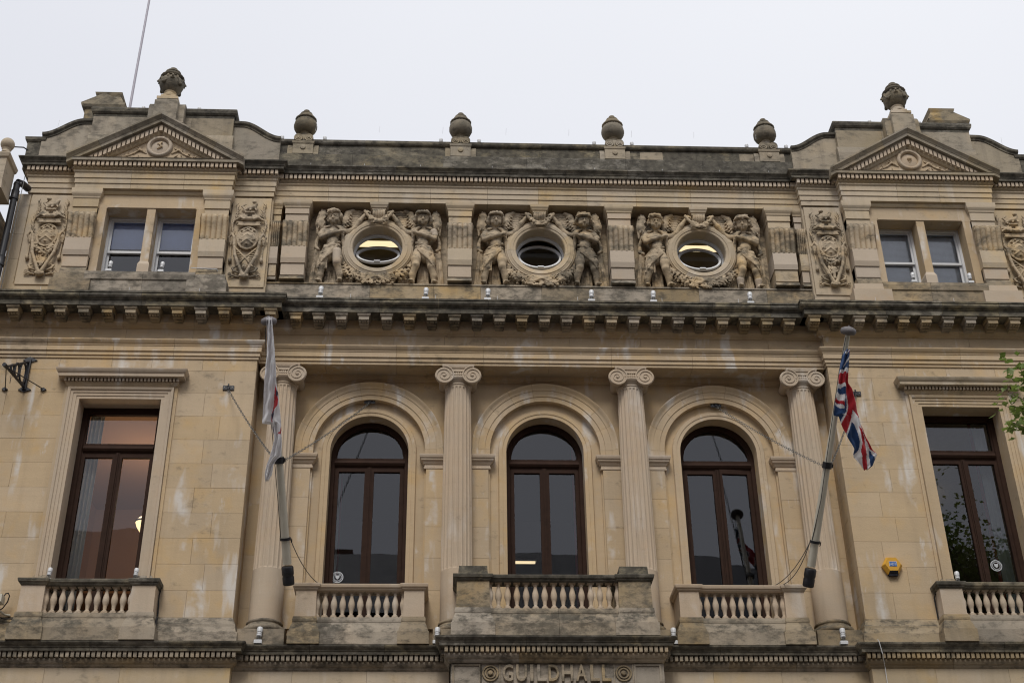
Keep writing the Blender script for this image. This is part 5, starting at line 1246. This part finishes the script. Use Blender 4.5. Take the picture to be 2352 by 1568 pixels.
def flag(rows, patches, base, orient, yfun, name, label, nu=46, nv=150, foldn=3, amp=.05):
    # rows: (v, left, right) outline; patches: [(material index, polygon in (u,v))]; orient: maps (u,v) metres to world
    mb = MB(); vs = []; cols = []
    vmin, vmax = rows[0][0], rows[-1][0]
    def lr(v):
        for a, b in zip(rows, rows[1:]):
            if a[0] <= v <= b[0]:
                t = (v-a[0])/max(1e-6, b[0]-a[0]); return a[1]+(b[1]-a[1])*t, a[2]+(b[2]-a[2])*t
        return rows[-1][1], rows[-1][2]
    for j in range(nv+1):
        v = vmin+(vmax-vmin)*j/nv; l, r = lr(v)
        for i in range(nu+1):
            u = l+(r-l)*i/nu; t = i/nu
            fold = -amp*.35*math.sin(t*PI)-amp*.42*math.sin(t*PI*2*foldn+v*.011)-amp*.12*math.sin(t*9+v*.05)
            vs.append(orient(u, v, fold+yfun(u, v)))
    fs = []; ms = []
    for j in range(nv):
        for i in range(nu):
            fs.append((j*(nu+1)+i, (j+1)*(nu+1)+i, (j+1)*(nu+1)+i+1, j*(nu+1)+i+1))
            v = vmin+(vmax-vmin)*(j+.5)/nv; l, r = lr(v); u = l+(r-l)*(i+.5)/nu; m = base
            for mi, p in patches:
                if inpoly(u, v, p): m = mi
            ms.append(m)
    mb.v = vs; mb.f = fs; mb.m = ms
    o = mb.obj(name, [CWH, CRD, CBL, CPU], None, smooth=180)
    sol = o.modifiers.new('thickness', 'SOLIDIFY'); sol.thickness = .004; sol.offset = 0
    tag(o, label, 'flag', 'flags on the leaning poles'); return o
KR = ((.001634, .000027, 3.976285), (-.000008, .000853, -3.236759), (.000013, -.001373, 12.753387))
KL = ((.001843, .000019, -4.707931), (-.000009, .00097, -3.278764), (.000015, -.001583, 12.869114))
def orient(K):
    def f(u, v, dy):
        p = [k[0]*u+k[1]*v+k[2] for k in K]; return (p[0], p[1]+dy, p[2])
    return f
rowsR = [(345,288,335),(400,262,333),(470,245,328),(540,235,322),(570,231,318),(640,222,312),(665,220,318),(710,214,345),(770,206,365),(800,198,378),(860,190,392),(920,184,405),(962,181,418),(968,232,420),(1010,242,430),(1060,258,448),(1130,292,470),(1180,308,488),(1240,345,515),(1300,372,548),(1345,364,590),(1370,368,580),(1400,395,570),(1450,445,552),(1490,478,500)]
patR = [(0,[(236,540),(322,512),(320,552),(232,572)]),(0,[(268,500),(328,400),(330,425),(275,505)]),(0,[(284,372),(335,345),(330,358),(286,392)]),(1,[(322,368),(335,350),(332,402)]),
 (1,[(228,572),(322,552),(316,645),(300,665),(215,672)]),(0,[(215,672),(302,662),(299,700),(210,714)]),(0,[(204,745),(240,765),(283,775),(285,800),(277,860),(195,800)]),(1,[(195,800),(278,850),(278,885),(192,835)]),(0,[(190,838),(278,888),(276,912),(240,908),(189,860)]),
 (0,[(285,750),(320,860),(312,930),(252,1060),(242,1025),(298,930),(303,870)]),(1,[(305,635),(350,710),(392,830),(436,1000),(385,960),(352,925),(350,990),(330,1070),(302,1145),(250,1050),(300,960),(322,880),(302,800),(290,720)]),
 (0,[(355,925),(436,1000),(480,1100),(525,1290),(535,1460),(500,1490),(478,1492),(436,1450),(380,1385),(362,1350),(420,1290),(425,1240),(395,1120),(345,1010)]),(0,[(345,1000),(357,1040),(314,1185),(296,1150)]),
 (2,[(352,1030),(395,1140),(425,1270),(415,1300),(370,1345),(302,1180)]),(1,[(412,1055),(450,1090),(475,1180),(490,1350),(499,1492),(476,1492),(450,1410),(438,1310),(448,1230),(435,1120)]),
 (1,[(430,1000),(480,1090),(530,1200),(596,1340),(587,1354),(520,1290),(480,1180),(455,1100)]),(0,[(520,1290),(596,1352),(568,1390)]),(2,[(515,1290),(562,1390),(556,1450),(528,1468),(522,1380)])]
flag(rowsR, patR, 2, orient(KR), lambda u, v: -.11, 'union_flag', 'limp red, white and blue union flag furled against the right flagpole', foldn=2, amp=.06)
rowsL = [(162,149,190),(230,150,196),(300,150,202),(450,147,213),(600,135,224),(700,128,228),(760,126,240),(800,124,246),(850,122,250),(950,114,258),(985,108,262),(1012,112,263),(1020,186,264),(1080,200,266),(1150,212,270),(1180,205,271),(1290,178,269),(1312,170,236),(1360,148,206),(1440,131,188),(1490,136,158)]
patL = [(1,[(218,695),(235,770),(242,830),(238,880),(214,905),(207,930),(192,985),(197,1000),(186,1000),(186,960),(200,900),(207,850),(211,790)]),(3,[(228,758),(243,762),(242,792),(222,803)]),(3,[(186,945),(211,905),(207,945),(192,992)]),(1,[(262,1030),(268,1060),(260,1100),(238,1118),(255,1080)]),(3,[(196,1050),(205,1048),(214,1110),(206,1112)])]
flag(rowsL, patL, 0, orient(KL), lambda u, v: -.11, 'white_flag', 'limp white flag with a red emblem hanging down the left flagpole', foldn=2, amp=.07)

# alarm box
al = empty('alarm_box', (5.50, -.535, 9.735), None, 'yellow hexagonal burglar alarm box with a blue and white ADT label on the right wall', 'alarm box')
def hexa(r, dz=0): return [(r*math.cos(PI/3*k), r*math.sin(PI/3*k)+dz) for k in range(6)]
mb = MB(); h0 = hexa(.165); h1 = hexa(.128, .012)
mb.add([(x, -.0, z) for x, z in h0]+[(x, -.05, z) for x, z in h0]+[(x, -.10, z) for x, z in h1],
       [tuple(range(12, 18))]+[(k, (k+1) % 6, (k+1) % 6+6, k+6) for k in range(6) if k != 4]+[(k+6, (k+1) % 6+6, (k+1) % 6+12, k+12) for k in range(6) if k != 4])
mb.obj('cover', YEL, al)
mb = MB(); a, b = h0[4], h0[5]; c_, d_ = h1[4], h1[5]
mb.add([(a[0],0,a[1]),(b[0],0,b[1]),(b[0],-.05,b[1]),(a[0],-.05,a[1]),(d_[0],-.10,d_[1]),(c_[0],-.10,c_[1])], [(0,1,2,3),(3,2,4,5)]); mb.box(a[0]+.01, b[0]-.01, -.06, -.0, a[1]-.025, a[1]+.001); mb.obj('strobe_lens', NAVY, al)
mb = MB(); mb.box(-.062, .062, -.104, -.099, -.03, .055); mb.obj('label_plate', LAMPW, al); mb = MB(); mb.box(-.056, .056, -.107, -.103, -.025, .05); mb.obj('label_print', BLUE, al)
textmesh('ADT', .062, .001, 'lettering', LAMPW, al, .0, -.1075, -.012, .095, 0)
# black wrought iron sign bracket at the far left
ib = empty('iron_bracket', (-8.79, -.532, 13.1), None, 'black wrought iron sign bracket with oval scrolls and two stays at the far left', 'bracket')
mb = MB()
for z, sx in ((.295, 1), (-.275, .9)): mb.prism([(-.11*sx, z), (0, z+.07), (.13*sx, z), (0, z-.05)], -.02, 0)
mb.box(-.035, .035, -.045, 0, -.28, .30); mb.obj('wall_plate', IRON, ib)
mb = MB(); tip = (-.11, -.72, -.24); mb.tube([(0,-.02,.26), tip], .020, 6); mb.tube([(0,-.02,-.24), tip], .022, 6); mb.tube([tip, (-.125,-.80,-.24)], .035, 10); mb.obj('arm', IRON, ib)
mb = MB()
def onpl(t, z): return (-.11*t, -.02-.70*t, z)
for (t0, t1, z0, z1) in ((.04, .36, -.24, .12), (.39, .60, -.25, .0), (.63, .78, -.25, -.11)):
    zc_, zr = (z0+z1)/2, (z1-z0)/2; mb.tube([onpl((t0+t1)/2+(t1-t0)/2*math.cos(a), zc_+.02+zr*math.sin(a)) for a in [2*PI*k/24 for k in range(24)]], .020, 6, True)
mb.obj('scroll', IRON, ib, smooth=40)
mb = MB(); mb.tube([tip, (-.31, -.02, -.27)], .009, 6); mb.tube([tip, (.31, -.02, -.26)], .009, 6)
for x in (-.32, .32): mb.prism([(x-.05,-.27),(x,-.235),(x+.05,-.27),(x,-.305)], -.03, 0)
mb.obj('stay', IRON, ib)
mb = MB(); mb.tube([(-.08+.018*math.cos(a), -.50, -.30+.022*math.sin(a)) for a in [2*PI*k/12 for k in range(12)]], .004, 5, True); mb.tube([(-.08,-.50,-.32),(-.078,-.50,-.43)], .006, 5); mb.obj('hook', IRON, ib)

# downpipe, cables, cameras
dp = empty('downpipe', (-9.56, -.74, 0), None, 'black cast iron downpipe at the left corner of the building', 'downpipe')
mb = MB(); mb.lathe([(.058,14.6),(.058,17.0)], 18); mb.tube([(0,0,16.95),(.01,.02,17.03),(.05,.14,17.08),(.10,.30,17.10)], .066, 14); mb.obj('pipe', IRON, dp, smooth=50)
mb = MB()
for z in (16.64, 15.2): mb.lathe([(.058,z-.02),(.074,z-.015),(.078,z+.03),(.07,z+.05),(.07,z+.16),(.074,z+.18),(.058,z+.19)], 18)
mb.obj('collar', IRON, dp, smooth=50)
mb = MB(); mb.tube([(.09,.05,17.2),(.10,.02,16.6),(.095,.04,16.0),(.10,.03,15.3),(.09,.05,14.6)], .007, 5); mb.obj('cable', GALV, dp)
mb = MB(); mb.tube([(-9.62,-.34,18.06),(-9.72,-.40,18.10),(-9.84,-.6,17.95),(-9.93,-.9,17.55),(-9.95,-1.2,17.2)], .013, 8); tag(mb.obj('slack_cable', IRON, None, smooth=50), 'black cable looping from the parapet to the neighbouring building', 'cable')
def cctv(x, y, z, pts, label):
    c = empty('junction_camera', (x, y, z), None, label, 'camera')
    mb = MB(); mb.box(-.04, .04, -.03, .03, -.045, .045); mb.obj('housing', LAMPW, c)
    mb = MB(); mb.lathe([(.001,-.045),(.022,-.045),(.026,-.03)], 14, (0,0,0), 'y'); mb.obj('lens', NAVY, c)
    mb = MB(); mb.tube([(a-x, b-y, d-z) for a, b, d in pts], .010, 6); mb.obj('conduit', LAMPW, c)
cctv(-5.69, -.60, 14.83, [(-5.69,-.60,14.87),(-5.76,-.56,14.98),(-5.77,-.60,15.20),(-5.80,-.66,15.235),(-6.25,-.68,15.235)], 'small white wall camera with a bent conduit right of the left attic window')
cctv(5.64, -.60, 14.84, [(5.64,-.60,14.88),(5.68,-.60,15.0)], 'small dark eyed wall camera left of the right attic window base')
cb = empty('cctv_camera', (-8.47, -.70, 9.06), None, 'grey camera box with looped black cable at the lower left edge', 'camera')
mb = MB(); mb.box(-.16, .05, -.14, .04, -.06, .06); mb.obj('housing', POLE, cb)
mb = MB(); mb.lathe([(.001,-.165),(.035,-.165),(.04,-.14)], 14, (-.05,0,.0), 'y'); mb.obj('lens', NAVY, cb)
mb = MB(); mb.tube([(.03,.0,.06),(.05,.02,.12),(.085,.02,.13),(.11,.03,.09),(.09,.05,.0),(.03,.06,-.10),(-.06,.06,-.16)], .010, 6); mb.tube([(-.10,.08,-.20),(.05,.10,-.25),(.24,.12,-.25)], .009, 6); mb.obj('cable', IRON, cb)
mb = MB(); mb.tube([(-.02,.0,-.06),(-.01,.05,-.14),(.06,.12,-.18),(.13,.16,-.18)], .018, 8); mb.obj('arm', POLE, cb)
for s in (-1, 1):
    mb = MB(); xk = s*6.09 if s < 0 else 6.12; mb.tube([(xk, -.60, 9.27), (xk-.02, -.57, 9.20), (xk-.01, -.545, 8.87), (xk-.0, -.65, 8.80), (xk, -.66, 8.42)], .012, 6)
    tag(mb.obj('cable', IRON, None), 'black cable running down beside the %s rectangular window balcony' % ('left' if s < 0 else 'right'), 'cable')
mb = MB(); mb.tube([(4.98,-.87,8.42),(5.0,-.87,8.38),(5.03,-.85,8.2),(5.10,-.66,8.05),(5.10,-.645,7.2)], .006, 6); tag(mb.obj('cable', LAMPW, None), 'pale cable crossing the lower cornice at the right', 'cable')
# bird deterrent pins on the ledges
mb = MB(); q = random.Random(9)
for k in range(9): x = -4.3+8.8*k/8+q.uniform(-.15, .15); mb.tube([(x,-.45,17.70),(x+q.uniform(-.01,.01),-.45,17.81)], .0035, 4)
for k in range(16): x = -9.2+18.4*k/15; mb.tube([(x,-.30,18.70),(x+.01,-.30,18.86)], .0025, 4)
for k in range(14): x = -8.7+17.4*k/13+q.uniform(-.2, .2); mb.tube([(x,-.84 if abs(x)<4.9 else -.96,14.53),(x,-.84 if abs(x)<4.9 else -.96,14.63)], .0035, 4)
tag(mb.obj('bird_pins', LAMPW, None, kind='stuff'), 'thin upright bird deterrent pins along the cornices', 'bird pins')

# ================================================================ INTERIORS
r_ = room(B, -8.6, -5.7, .10, 4.2, 9.2, 12.75, [ROOMO, ROOMO, ROOMO, ROOMB])
mb = MB(); mb.box(-8.58, -5.72, 3.9, 4.15, 9.25, 10.9); mb.box(-8.58, -8.5, .2, 3.9, 9.25, 10.9); mb.obj('panelling', ROOMB, r_)
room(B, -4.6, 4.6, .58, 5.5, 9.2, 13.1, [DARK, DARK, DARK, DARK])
ro = room(B, 5.7, 8.6, .10, 6.2, 9.2, 12.75, [DARK, DARK, ROOMC, ROOMB])
mb = MB(); mb.box(6.75, 7.25, 1.6, 2.2, 12.60, 12.66); mb.box(7.3, 7.75, 3.0, 3.9, 12.60, 12.66); mb.obj('ceiling_light', PANEL, ro)
pl = empty('pendant_lamp', (-6.98, 1.5, 11.30), None, 'lit pendant lamp seen through the left rectangular window', 'lamp')
mb = MB(); mb.lathe([(.02,-.19),(.06,-.17),(.12,-.08),(.15,.0)], 20); mb.obj('shade', GLOBE, pl, smooth=50)
mb = MB(); mb.lathe([(.155,.0),(.16,.03),(.10,.09),(.03,.13),(.01,.14),(.008,1.3)], 20); mb.obj('fitting', IRON, pl, smooth=50)
lp = bpy.data.lights.new('pendant_light', 'POINT'); lp.energy = 36; lp.color = (1, .72, .45); lp.shadow_soft_size = .25; lo_ = bpy.data.objects.new('pendant_light', lp); COL.objects.link(lo_); lo_.location = (-6.98, 1.5, 11.6)
# upper rooms
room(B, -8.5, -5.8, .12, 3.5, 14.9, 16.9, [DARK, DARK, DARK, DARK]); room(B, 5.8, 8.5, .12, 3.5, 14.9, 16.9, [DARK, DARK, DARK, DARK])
ATTR = plain('attic_room_wall', (.36,.30,.18), .9)
for i, cx in enumerate((-3., 0., 3.)):
    r = room(B, cx-1.3, cx+1.3, .125, 4.5, 14.8, 17.4, [ATTR, ATTR, ATTR, ATTR])
    if i != 1:
        t = empty('tube_light', (cx, 1.0, 17.11), None, 'glowing warm fluorescent tube behind the %s round window' % ('left' if i == 0 else 'right'), 'lamp')
        mb = MB(); mb.box(-1.06, -1.0, -.05, .05, -.12, .06); mb.box(1.0, 1.06, -.05, .05, -.12, .06); mb.obj('lamp_holder', DARK, t)
        mb = MB(); mb.tube([(-1.0, 0, -.125), (1.0, 0, -.125)], .062, 14); mb.obj('tube', TUBE, t, smooth=60)

# round crest stickers on the glass, lit strip behind the middle window
STICK = plain('sticker_print', (.55,.57,.60), .6)
def sticker(x, z, y, label):
    t = empty('window_sticker', (x, y, z), None, label, 'sticker', 'round crest stickers on the panes')
    mb = MB(); mb.ring(0, 0, .085, [(0,0),(0,-.003),(.012,-.003),(.012,0)], 32); mb.ring(0, 0, .058, [(0,0),(0,-.003),(.006,-.003),(.006,0)], 28); mb.obj('ring_print', STICK, t)
    mb = MB()
    for k in range(22):
        a = 2*PI*k/22; c_, s_ = math.cos(a), math.sin(a); mb.add([(c_*.067-s_*.004, -.002, s_*.067+c_*.004), (c_*.067+s_*.004, -.002, s_*.067-c_*.004), (c_*.081+s_*.004, -.002, s_*.081-c_*.004), (c_*.081-s_*.004, -.002, s_*.081+c_*.004)], [(0,1,2,3)])
    mb.prism([(-.035,.03),(.035,.03),(.03,-.01),(0,-.04),(-.03,-.01)], -.003, 0)
    for s in (-1, 1): mb.prism([(s*.012,.03),(s*.045,.045),(s*.03,.03)], -.004, -.001)
    mb.obj('crest_print', STICK, t)
sticker(-3.45, 9.86, .335, 'round pale crest sticker in the bottom corner of the left arched window')
sticker(7.395, 9.92, -.145, 'round pale crest sticker low in the tall right window')
t = empty('strip_light', (-.23, 3.0, 11.18), None, 'thin lit strip light deep behind the lower left pane of the middle arched window', 'lamp')
mb = MB(); mb.box(-.22, .22, -.03, .03, 0, .03); mb.obj('tube', TUBE, t); mb = MB(); mb.box(-.24, .24, -.04, .04, .031, .06); mb.obj('housing', WHITE, t)

# ================================================================ NEIGHBOUR, TREE, STREET
nb = empty('neighbouring_building', (0,0,0), None, 'corner of a neighbouring stone building with a ball finial at the left edge', 'building')
ashlar(nb, -13.5, -9.98, 0, 0, -1.35, [6+.55*k for k in range(20)], .8, STA, 1.2, 3)
mb = MB(); mb.box(-13.5, -9.96, -1.3, .5, 0, 15.4); mb.obj('wall', STM, nb)
mb = MB(); mb.belt([(16.0,.0),(16.1,.05),(16.25,.18),(16.45,.22),(16.5,.22)], -13.5, -10.05, -1.3, .3, False, True); mb.obj('cornice', STM, nb)
mb = MB(); mb.belt([(15.3,.0),(16.0,.0)], -13.5, -10.0, -1.25, .3, False, True); mb.obj('frieze', STA, nb)
mb = MB(); mb.belt([(16.5,.02),(16.7,.0),(17.18,.0)], -10.02, -9.64, -1.25, -.75, True, True); mb.belt([(17.18,.0),(17.20,.03),(17.26,.05),(17.28,.05),(17.36,-.06)], -10.02, -9.64, -1.25, -.75, True, True); mb.obj('pier', STA, nb)
mb = MB(); mb.lathe([(.10,17.34),(.075,17.38),(.07,17.42),(.09,17.45)]+[(.125*math.sin(PI*(.12+.88*k/12)), 17.56-.125*math.cos(PI*(.12+.88*k/12))) for k in range(13)], 24, (-9.74,-1.1,.04)); mb.obj('ball_finial', STA, nb, smooth=50)
mb = MB(); mb.belt([(16.5,.0),(16.95,.0)], -13.5, -10.1, -1.2, -.9); mb.obj('parapet', STA, nb)

LEAFM, _t, _b = newmat('tree_leaf'); _b.inputs['Roughness'].default_value = .5
_oi = N(_t, 'ShaderNodeNewGeometry'); _n = N(_t, 'ShaderNodeTexNoise'); _n.inputs['Scale'].default_value = 2.2; _mx = N(_t, 'ShaderNodeMix', data_type='RGBA'); _mx.inputs[6].default_value = (.07,.14,.025,1); _mx.inputs[7].default_value = (.22,.27,.06,1)
_t.links.new(_oi.outputs['Position'], _n.inputs['Vector']); _t.links.new(_n.outputs['Fac'], _mx.inputs[0]); _t.links.new(_mx.outputs[2], _b.inputs['Base Color'])
_tr = N(_t, 'ShaderNodeBsdfTranslucent'); _ms = N(_t, 'ShaderNodeMixShader'); _ms.inputs[0].default_value = .4; _t.links.new(_mx.outputs[2], _tr.inputs[0]); _t.links.new(_b.outputs[0], _ms.inputs[1]); _t.links.new(_tr.outputs[0], _ms.inputs[2]); _t.links.new(_ms.outputs[0], _t.nodes['Material Output'].inputs[0])
BARK = plain('bark', (.10,.075,.05), .9, noise=.4, nscale=20)
tr = empty('street_tree', (9.9, -5.6, 0), None, 'green leafy street tree whose twigs poke in at the right edge', 'tree')
q = random.Random(21); mb = MB(); lf = MB(); tips = []
mb.tube([(0,0,0),(.05,.02,3),(0,.05,6.5),(-.1,0,9),(0,0,11.5)], .2, 12, r2=.05)
def limb(p0, p1, r):
    p0, p1 = Vector(p0), Vector(p1); mid = p0.lerp(p1, .5)+Vector((q.uniform(-.2,.2), q.uniform(-.2,.2), .25)); mb.tube([p0, p0.lerp(mid, .6)+Vector((0,0,.05)), mid, p1], r, 7, r2=r*.35); return p1
for k in range(46):
    a = q.uniform(0, 2*PI); z0 = q.uniform(5.5, 11); L = q.uniform(1.4, 3.1)*(1-.05*abs(z0-8)); e = limb((-.02*z0*.3, 0, z0), (L*math.cos(a), L*math.sin(a), z0+q.uniform(.8, 3.6)), .05)
    for j in range(7):
        d = Vector((q.uniform(-1,1), q.uniform(-1,1), q.uniform(-.5,1)))*.75; s_ = Vector((0,0,z0)).lerp(e, q.uniform(.4, 1)); s2 = s_+d; mb.tube([s_, s_.lerp(s2, .5)+Vector((0,0,.06)), s2], .014, 5, r2=.005); tips.append((s_, s2))
# twigs reaching into the picture
tw = [((-3.3,.1,9.7),(-4.02,.08,10.62)), ((-3.2,.1,9.5),(-4.18,.1,10.22)), ((-3.2,.0,9.35),(-4.28,.05,9.98)), ((-3.1,0,9.0),(-4.25,.02,9.72)), ((-3.1,0,9.1),(-4.10,-.05,9.85)), ((-3.2,.1,9.6),(-4.0,.1,10.40))]
mb.tube([(-.2,0,7.6),(-1.4,.1,8.6),(-3.2,.1,9.4)], .06, 7, r2=.025)
for a, b in tw: mb.tube([a, Vector(a).lerp(Vector(b), .5)+Vector((0,0,.05)), b], .012, 5, r2=.004); tips.append((Vector(a), Vector(b)))
def leaf(p, d, L):
    d = d.normalized(); sd_ = d.cross(Vector((q.uniform(-.4,.4), q.uniform(-.4,.4), 1))).normalized(); n = sd_.cross(d)
    pts = [p, p+d*L*.3+sd_*L*.30, p+d*L*.55+sd_*L*.42+n*.01, p+d*L*.62+sd_*L*.22, p+d*L, p+d*L*.62-sd_*L*.22, p+d*L*.55-sd_*L*.42+n*.01, p+d*L*.3-sd_*L*.30]
    lf.add([tuple(v) for v in pts], [(0,1,2,3),(0,3,4,5),(0,5,6,7)])
for i, (a, b) in enumerate(tips):
    nl = 62 if i < len(tips)-len(tw) else 60; sp = .36 if nl == 62 else .12
    for k in range(nl):
        t = q.uniform(.45, 1.02); p = a.lerp(b, t)+Vector((q.gauss(0, sp), q.gauss(0, sp), q.gauss(0, sp*.8)))
        if p.x < -3.45+.26*max(0, p.z-9.3) and nl == 62: continue
        leaf(p, Vector((q.uniform(-1,1), q.uniform(-1,1), q.uniform(-.9,.3))), q.uniform(.08, .15))
mb.obj('trunk', BARK, tr, smooth=50); lf.obj('crown', LEAFM, tr, kind='stuff')

mb = MB(); mb.box(-300, 300, -300, 300, -.4, 0); g = mb.obj('street', GROUND, None, kind='structure')
mb = MB(); mb.box(-60, 60, -3.2, -.62, .002, .12); mb.obj('pavement', GROUND, None, kind='structure')
# terrace across the street (behind the camera, mirrored in the panes)
ob = empty('opposite_terrace', (0,0,0), None, 'brick terrace across the street mirrored as a dark roofline in the window glass', 'building')
for k, (x0, x1, h) in enumerate(((-34, -9.5, 18.6), (-9.5, 2.5, 18.1), (2.5, 15, 18.0), (15, 36, 17.5))):
    mb = MB(); mb.box(x0, x1, -34, -24.5, 0, h); mb.obj('wall', BRICK, ob)
    mb = MB(); v = [(x0,-24.2,h),(x1,-24.2,h),(x1,-34.3,h),(x0,-34.3,h),(x0,-29.2,h+4.2),(x1,-29.2,h+4.2)]; mb.add(v, [(0,1,5,4),(2,3,4,5),(0,4,3),(1,2,5),(0,3,2,1)]); mb.obj('roof', SLATE, ob)
    for zz in (5, 9, 12.2):
        x = x0+1.2
        while x < x1-1.5: mb = MB(); mb.box(x, x+1.1, -24.56, -24.46, zz, zz+1.7); mb.obj('window', NAVY, ob); x += 2.6
    mb = MB(); mb.box(x0+2, x0+4, -31, -29.6, h+2, h+4.6); mb.obj('chimney', BRICK, ob)
